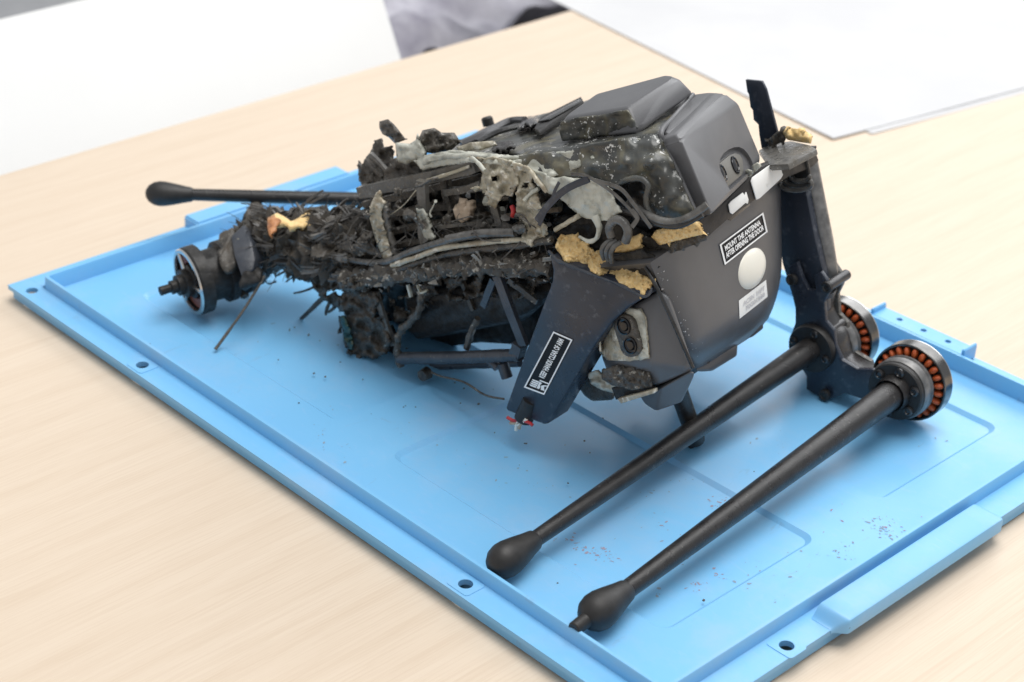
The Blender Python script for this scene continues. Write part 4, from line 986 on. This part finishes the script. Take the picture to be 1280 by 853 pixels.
# melted drapes
relief('melted_drape', [(586, 196, .012), (604, 198, .010), (622, 197, .008), (641, 204, .004), (648, 222, .003), (645, 233, .002), (638, 246, .001), (630, 243, .002), (624, 250, .001), (619, 261, 0), (610, 256, 0), (602, 249, .001), (599, 238, .003), (603, 216, .007), (596, 206, .010)], 'melt', D, cell=2.2, amp=.007, freq=.055, thick=.0014, hole=.40, ragged=1.2, seed=61)
relief('melted_drape', [(640, 204, .004), (656, 208, .003), (668, 218, .001), (662, 228, .001), (672, 240, 0), (677, 262, -.002), (672, 272, -.003), (684, 286, -.004), (686, 304, -.004), (660, 308, -.004), (652, 296, -.003), (656, 278, -.002), (650, 280, -.001), (645, 254, 0), (647, 232, .002)], 'melt', D, cell=2.2, amp=.006, freq=.06, thick=.0014, hole=.45, ragged=1.2, seed=62)
relief('melted_drape', [(664, 212, 0), (690, 222, -.001), (712, 222, -.002), (744, 226, -.003), (765, 239, -.005), (767, 248, -.006), (775, 265, -.006), (758, 276, -.005), (742, 276, -.004), (724, 270, -.003), (702, 250, -.002), (682, 240, 0), (668, 228, 0)], 'melt_grey', D, cell=2.8, amp=.003, freq=.06, thick=.0016, ragged=1.2, seed=66)
tube('melted_strand', [S(744, 270, -.005), S(749, 285, -.006), S(746, 298, -.006), S(736, 302, -.006), S(724, 296, -.006)], [.0026, .0016, .0015, .0012, .0008], 'melt_grey', D, n=8, sub=6, jit=.3)
tube('melted_strand', [S(694, 288, -.004), S(708, 279, -.003), S(726, 269, -.002)], .0015, 'melt', D, n=8, sub=6, jit=.3)
tube('melted_strand', [S(663, 214, -.002), S(672, 226, -.003), S(684, 240, -.002)], .0014, 'melt', D, n=8, sub=6, jit=.3)
tube('melted_strand', [S(590, 198, .008), S(598, 204, .006), S(606, 214, .004)], .0014, 'melt_grey', D, n=8, sub=6, jit=.3)
# arch of the cable duct
tube('arch_rim', [S(766, 236, -.001), S(774, 230, -.002), S(784, 225, -.003), S(794, 223, -.003), S(804, 225, -.003), S(810, 233, -.003), S(808, 247, -.003), S(809, 260, -.003), S(816, 269, -.002)], [.0008, .0012, .0016, .0017, .0017, .0017, .0016, .0014, .0008], 'scorched', D, n=12, sub=6, jit=.15)
tube('cable', [S(786, 254, .004), S(800, 262, -.002), S(812, 270, -.005), S(828, 276, -.005), S(845, 277, -.003), S(864, 270, -.001), S(884, 256, .004)], .0021, 'cable', D, n=12, sub=6)
tube('cable', [S(775, 262, -.002), S(800, 270, -.005), S(824, 280, -.005), S(850, 282, -.003), S(878, 268, .003)], .0019, 'cable_dark', D, n=10, sub=6)
relief('duct_inside', [(781, 240), (784, 231), (793, 226), (803, 227), (808, 235), (806, 250), (808, 262), (796, 262), (786, 256)], 'cable_dark', D, t=.012, cell=3.5, amp=.001, thick=.002)
def ribbon(name, pts, w, mat, t=-.008, thin=.3): return tube(name, [S(p[0], p[1], p[2] if len(p) > 2 else t) for p in pts], w/1900., mat, D, n=8, sub=7, flat=thin, frame=-H)
ribbon('cable', [(714, 218), (734, 221), (762, 238), (785, 259), (795, 272)], 2.2, 'cable')
ribbon('cable', [(790, 262), (797, 272), (790, 284)], 2.6, 'cable')
ribbon('cable', [(745, 226), (775, 236), (791, 254), (803, 270), (814, 285)], 2.6, 'cable')
ribbon('cable', [(736, 224), (709, 236), (688, 254), (671, 276)], 4.2, 'carbon')
ribbon('cable', [(699, 228), (693, 240), (690, 252)], 2, 'carbon')
ribbon('cable', [(690, 252), (682, 264), (674, 282)], 2.4, 'carbon')
tube('cable_loop', [S(764, 296, -.006), S(762, 284, -.007), S(770, 275, -.008), S(780, 279, -.008), S(785, 290, -.008), S(782, 302, -.007)], .0026, 'cable', D, n=10, sub=6)
for k in range(3):
    tube('cable', [S(766+5*k, 299+2*k, -.006), S(757+5.5*k, 305+1.5*k, -.009), S(752.5+5.5*k, 313+2*k, -.0095), S(755+5*k, 324+2*k, -.007)], .0015, 'cable', D, n=8, sub=6)
relief('dark_gap_fill', [(690, 276), (740, 268), (762, 276), (800, 286), (816, 300), (806, 330), (766, 328), (720, 300), (694, 296)], 'soot', D, t=.012, cell=5, amp=.003, thick=.003)  # dark backing sheet behind the cables
relief('charred_patch', [(800, 292), (816, 300), (868, 298), (882, 292), (884, 300), (836, 318), (808, 332), (796, 318)], 'char', D, t=.010, cell=3, amp=.002, freq=.15, thick=.003, seed=68)
# side beam and the cables along it
tube('side_beam', [S(432, 352, .008), S(475, 343, .004), S(529, 339, .002), S(580, 331, .001), S(632, 331, 0), S(692, 332, .002)], [.007, .0066, .0062, .0066, .0064, .006], 'crust', D, n=14, sub=14, jit=.55, seed=4)
tube('cable', [S(400, 314, .012), S(451, 327, .004), S(485, 327, 0), S(516, 314, -.002), S(560, 301, -.003), S(606, 293, -.002), S(648, 292, 0)], .0022, 'cable', D, n=10, sub=7)
tube('cable', [S(559, 299, -.005), S(600, 292, -.005), S(644, 291, -.002)], .0026, 'cable', D, n=10, sub=7)
tube('cable', [S(490, 332, -.001), S(512, 325, -.003), S(555, 310, -.003), S(632, 301, -.003), S(668, 300, -.002)], .0018, 'melt', D, n=8, sub=7, jit=.25)
tube('cable', [S(430, 310, .01), S(460, 312, .006), S(480, 320, .004)], .0022, 'crust', D, n=8, sub=7, jit=.2)
tube('cable', [S(500, 336, -.001), S(560, 318, -.002), S(640, 308, -.002), S(690, 300, -.002)], .0022, 'char', D, n=8, sub=7, jit=.3)
# flakes standing on the beam
rnd = random.Random(17); bm = bmesh.new()
for k in range(80):
    s = rnd.random()
    x = 436+255*s; y = 350-20*s+rnd.gauss(-2, 8)
    p = S(x, y, -.006+abs(rnd.gauss(0, .002))); d = (V((rnd.gauss(0, 1), rnd.gauss(0, 1), rnd.gauss(.5, 1)))-H*.5).normalized(); e = d.cross(V((rnd.gauss(0, 1), rnd.gauss(0, 1), rnd.gauss(0, 1)))).normalized()
    L = rnd.choice((.001, .0014, .002, .003, .005)); w = L*rnd.uniform(.12, .5)
    c = d.cross(e)*.0004
    vs = [bm.verts.new(q) for q in (p-e*w, p+e*w, p+d*L+e*w*.5+c*3, p+d*L*1.1-e*w*.4)]
    f = bm.faces.new(vs); r_ = bmesh.ops.extrude_face_region(bm, geom=[f])
    for g in r_['geom']:
        if isinstance(g, bmesh.types.BMVert): g.co += c
from_bm('crust_flakes', bm, M['ash'], D, kind='stuff')
# hanging and broken fibres over the whole burnt side
rnd = random.Random(23); bm = bmesh.new()
for k in range(170):
    x = rnd.uniform(440, 700); y = 345-.13*(x-440)*rnd.uniform(0, 1)-rnd.uniform(0, 60)
    p = S(x, y, rnd.uniform(-.006, .02)); d = V((rnd.gauss(0, 1), rnd.gauss(0, .4), rnd.gauss(0, .7))).normalized(); L = rnd.uniform(.006, .03); c = V((rnd.gauss(0, 1), rnd.gauss(0, 1), rnd.gauss(0, 1)))*L*.15
    b_tube(bm, [p-d*L*.5, p+c, p+d*L*.5], rnd.choice((.0002, .0003, .0005)), 4, sub=2)
from_bm('loose_strands', bm, M['fibre'], D, 60, kind='stuff')
# lower truss
bar('truss_tube', [(500, 448, .004), (575, 447, .004), (650, 444, .004)], 8, 'bluegrey', n=10, square=False, jit=.1)
bar('truss_tube', [(505, 458, .03), (575, 457, .03), (650, 454, .03)], 5, 'bluegrey', n=10, square=False, jit=.1)
bar('truss_brace', [(622, 345, .002), (638, 388, .002), (655, 432, .003)], 6, 'bluegrey', n=4, depth=.5, jit=.03)
bar('truss_brace', [(617, 350, .006), (604, 383, .008)], 4.2, 'bluegrey', n=4, depth=.5)
bar('truss_brace', [(597, 398, .009), (590, 414, .009), (583, 436, .008)], 4, 'crust', n=6, jit=.35)
bar('truss_brace', [(636, 350, .012), (654, 364, .012), (671, 378, .012)], 3.6, 'frame', n=4, depth=.5)
bar('truss_brace', [(578, 352, .018), (585, 370, .018), (592, 388, .018)], 2.6, 'char', n=4)
bar('truss_brace', [(470, 365, .006), (480, 398, .006), (492, 432, .006)], 4, 'frame', n=4, depth=.6)
bar('truss_brace', [(526, 366, .002), (524, 388, .002), (511, 404, .002), (500, 416, .002), (496, 436, .002), (501, 458, .003)], 4.6, 'crust', n=8, jit=.4, square=False)
bar('truss_brace', [(510, 356, 0), (514, 371, 0)], 2.4, 'melt_grey', n=6, sub=3)
bar('truss_brace', [(522, 356, 0), (526, 366, 0), (534, 363, 0)], 1.8, 'melt', n=6, sub=3, jit=.3)
bar('truss_post', [(650, 430, .004), (645, 446, .004)], 7, 'bluegrey', n=4, sub=3)
lathe('foot', [(-.003, 0), (-.003, .0038), (.003, .0042), (.003, 0)], S(531, 468, .006), H, 'char', D, 14)
tube('foot', [S(628, 454, .006), S(634, 472, .006)], .0038, 'bluegrey', D, n=12)
tube('foot', [S(612, 450, .004), S(622, 460, .004)], .003, 'bluegrey', D, n=8)
relief('charred_corner', [(424, 384), (434, 368), (448, 364), (466, 364), (474, 388), (486, 432), (472, 448), (458, 446), (450, 449), (438, 446), (430, 424), (423, 404)], 'char', D, t=.004, cell=2.6, amp=.007, freq=.08, thick=.003, hole=.45, ragged=2, seed=71)
relief('charred_corner', [(430, 372), (470, 360), (492, 420), (498, 452), (470, 446), (440, 440)], 'soot', D, t=.022, cell=4, amp=.006, freq=.08, thick=.003, hole=.4, seed=72)
relief('heat_tinted_edge', [(424, 396), (430, 396), (438, 414), (441, 432), (438, 440), (431, 426)], 'teal', D, t=-.001, cell=2.4, amp=.003, freq=.15, thick=.0015, dome=.001, seed=73)
relief('crusted_lump', [(420, 352), (432, 346), (446, 346), (460, 352), (458, 362), (440, 366), (424, 362)], 'crust', D, t=0, cell=2.4, amp=.005, freq=.18, thick=.003, dome=.004, seed=74)
tube('thin_wire', [S(540, 466, .0), S(552, 471, -.003), S(580, 478, -.006), S(606, 494, -.01), S(630, 499, -.012)], .0007, 'char', D, n=6, sub=5)

rnd = random.Random(77); bm = bmesh.new()
for k in range(48):
    x, y = rnd.choice(((rnd.gauss(540, 70), rnd.gauss(490, 28)), (rnd.gauss(400, 60), rnd.gauss(420, 30)), (rnd.gauss(740, 70), rnd.gauss(560, 30)), (rnd.uniform(300, 1150), rnd.uniform(450, 760))))
    p = onz(x, y, FLO-DEP)
    if not (.01 < p.x < .57 and .01 < p.y < .40): continue
    r0 = rnd.choice((.0003, .0004, .0005, .0006, .0008))
    b_ = bmesh.ops.create_icosphere(bm, subdivisions=1, radius=r0)
    for v in b_['verts']: v.co = V((v.co.x*rnd.uniform(.6, 1.6), v.co.y*rnd.uniform(.6, 1.6), v.co.z*rnd.uniform(.5, 1.)))+V((p.x, p.y, FLO+r0*.4))
cr = from_bm('burnt_crumbs', bm, M['char'], None); cr['kind'] = 'stuff'; tag(cr, 'burnt black crumbs strewn over the blue lid', 'crumbs')
# ------------------------------------------------------------------ papers, chairs and cloth behind
def paper(name, pts, z, label, seed):
    """one big sheet given by a corner and two edge directions"""
    c, e1, e2 = pts; bm = bmesh.new(); N = 24; g = []
    for j in range(N+1):
        row = []
        for i in range(N+1):
            p = c+e1*(i/N)+e2*(j/N)
            lift = .0016*max(0, noise.noise(V((p.x*6, p.y*6, seed)))+.05)*min(1, i/3)*min(1, j/3)+.0008*max(0, 1-i/4)*max(0, 1-j/6)
            row.append(bm.verts.new((p.x, p.y, z+lift)))
        g.append(row)
    fs = [bm.faces.new((g[j][i], g[j][i+1], g[j+1][i+1], g[j+1][i])) for j in range(N) for i in range(N)]
    bmesh.ops.recalc_face_normals(bm, faces=fs); bmesh.ops.solidify(bm, geom=fs, thickness=.00025)
    o = from_bm(name, bm, M['paper'], None, True)
    return tag(o, label, 'paper')
c1_ = onz(1042, 172, .003); e1_ = (onz(695, 0, .003)-c1_); e2_ = (onz(1280, 74, .003)-c1_)
d1 = e1_.normalized(); d2 = (e2_-d1*e2_.dot(d1)).normalized()
paper('paper_sheet', (c1_, d1*.594, d2*.42), .0011, 'upper large white paper sheet whose corner points at the drone', 1)
c2_ = onz(1083, 164, .001)
paper('paper_sheet', (c2_-d1*.007+d2*.0, d1*.594, d2*.45), .0003, 'lower large white paper sheet showing along the right edge of the upper one', 2)
# white chair shell beyond the table
ch = thing('chair', (-.48, .15, -.74), 'white plastic chair standing beyond the far table edge', 'chair')
XC = -.34
def Cx(x, y, back=0.): return onplane(x, y, V((XC-back, 0, 0)), V((1, 0, .85)).normalized())
bm = bmesh.new(); g = []
N, Mv = 20, 14
tl, tr, br, bl = (-420, 128), (452, -76), (514, 130), (-420, 330)
for j in range(Mv+1):
    row = []
    for i in range(N+1):
        s, r = i/N, j/Mv
        x = (tl[0]*(1-s)+tr[0]*s)*(1-r)+(bl[0]*(1-s)+br[0]*s)*r; y = (tl[1]*(1-s)+tr[1]*s)*(1-r)+(bl[1]*(1-s)+br[1]*s)*r
        row.append(bm.verts.new(Cx(x, y, .10*(1-(2*s-1)**2)-.04)))
    g.append(row)
fs = [bm.faces.new((g[j][i], g[j][i+1], g[j+1][i+1], g[j+1][i])) for j in range(Mv) for i in range(N)]
bmesh.ops.recalc_face_normals(bm, faces=fs); bmesh.ops.solidify(bm, geom=fs, thickness=.012)
from_bm('backrest', bm, M['chair'], ch, True)
lo_ = [v for v in (Cx(*bl), Cx(*br))]
from_bm('seat', sheet_box(XC-.50, XC-.06, lo_[0].y+.03, lo_[1].y-.03, -.34, -.31, .012), M['chair'], ch, 40)
for x in (XC-.46, XC-.10):
    for y in (lo_[0].y+.08, lo_[1].y-.08): tube('leg', [(x, y, -.32), (x, y, -.74)], .012, 'steel_dark', ch, n=12)
# grey cloth on a dark seat, right of the chair
st = thing('seat', (-.55, .68, -.74), 'dark seat beyond the table holding grey cloth', 'seat')
from_bm('cushion', sheet_box(-.72, -.30, .50, 1.02, -.20, -.12, .03), M['blackcloth'], st, 40)
from_bm('base', sheet_box(-.68, -.36, .54, .98, -.74, -.205, .02), M['blackcloth'], st, 40)
bm = bmesh.new(); N = 40; g = []
for j in range(N+1):
    row = []
    for i in range(N+1):
        x = -.71+.33*i/N; y = .505+.50*j/N
        z = -.115+.09*abs(noise.fractal(V((x*7, y*4, 1.3)), 1, 2, 4))+.03*noise.noise(V((x*5, y*3, 4)))
        row.append(bm.verts.new((x, y, max(z, -.116))))
    g.append(row)
fs = [bm.faces.new((g[j][i], g[j][i+1], g[j+1][i+1], g[j+1][i])) for j in range(N) for i in range(N)]
bmesh.ops.recalc_face_normals(bm, faces=fs); bmesh.ops.solidify(bm, geom=fs, thickness=.002)
tag(from_bm('folded_cloth', bm, M['cloth'], None, True), 'crumpled grey lilac cloth lying on the dark seat beyond the table', 'cloth')
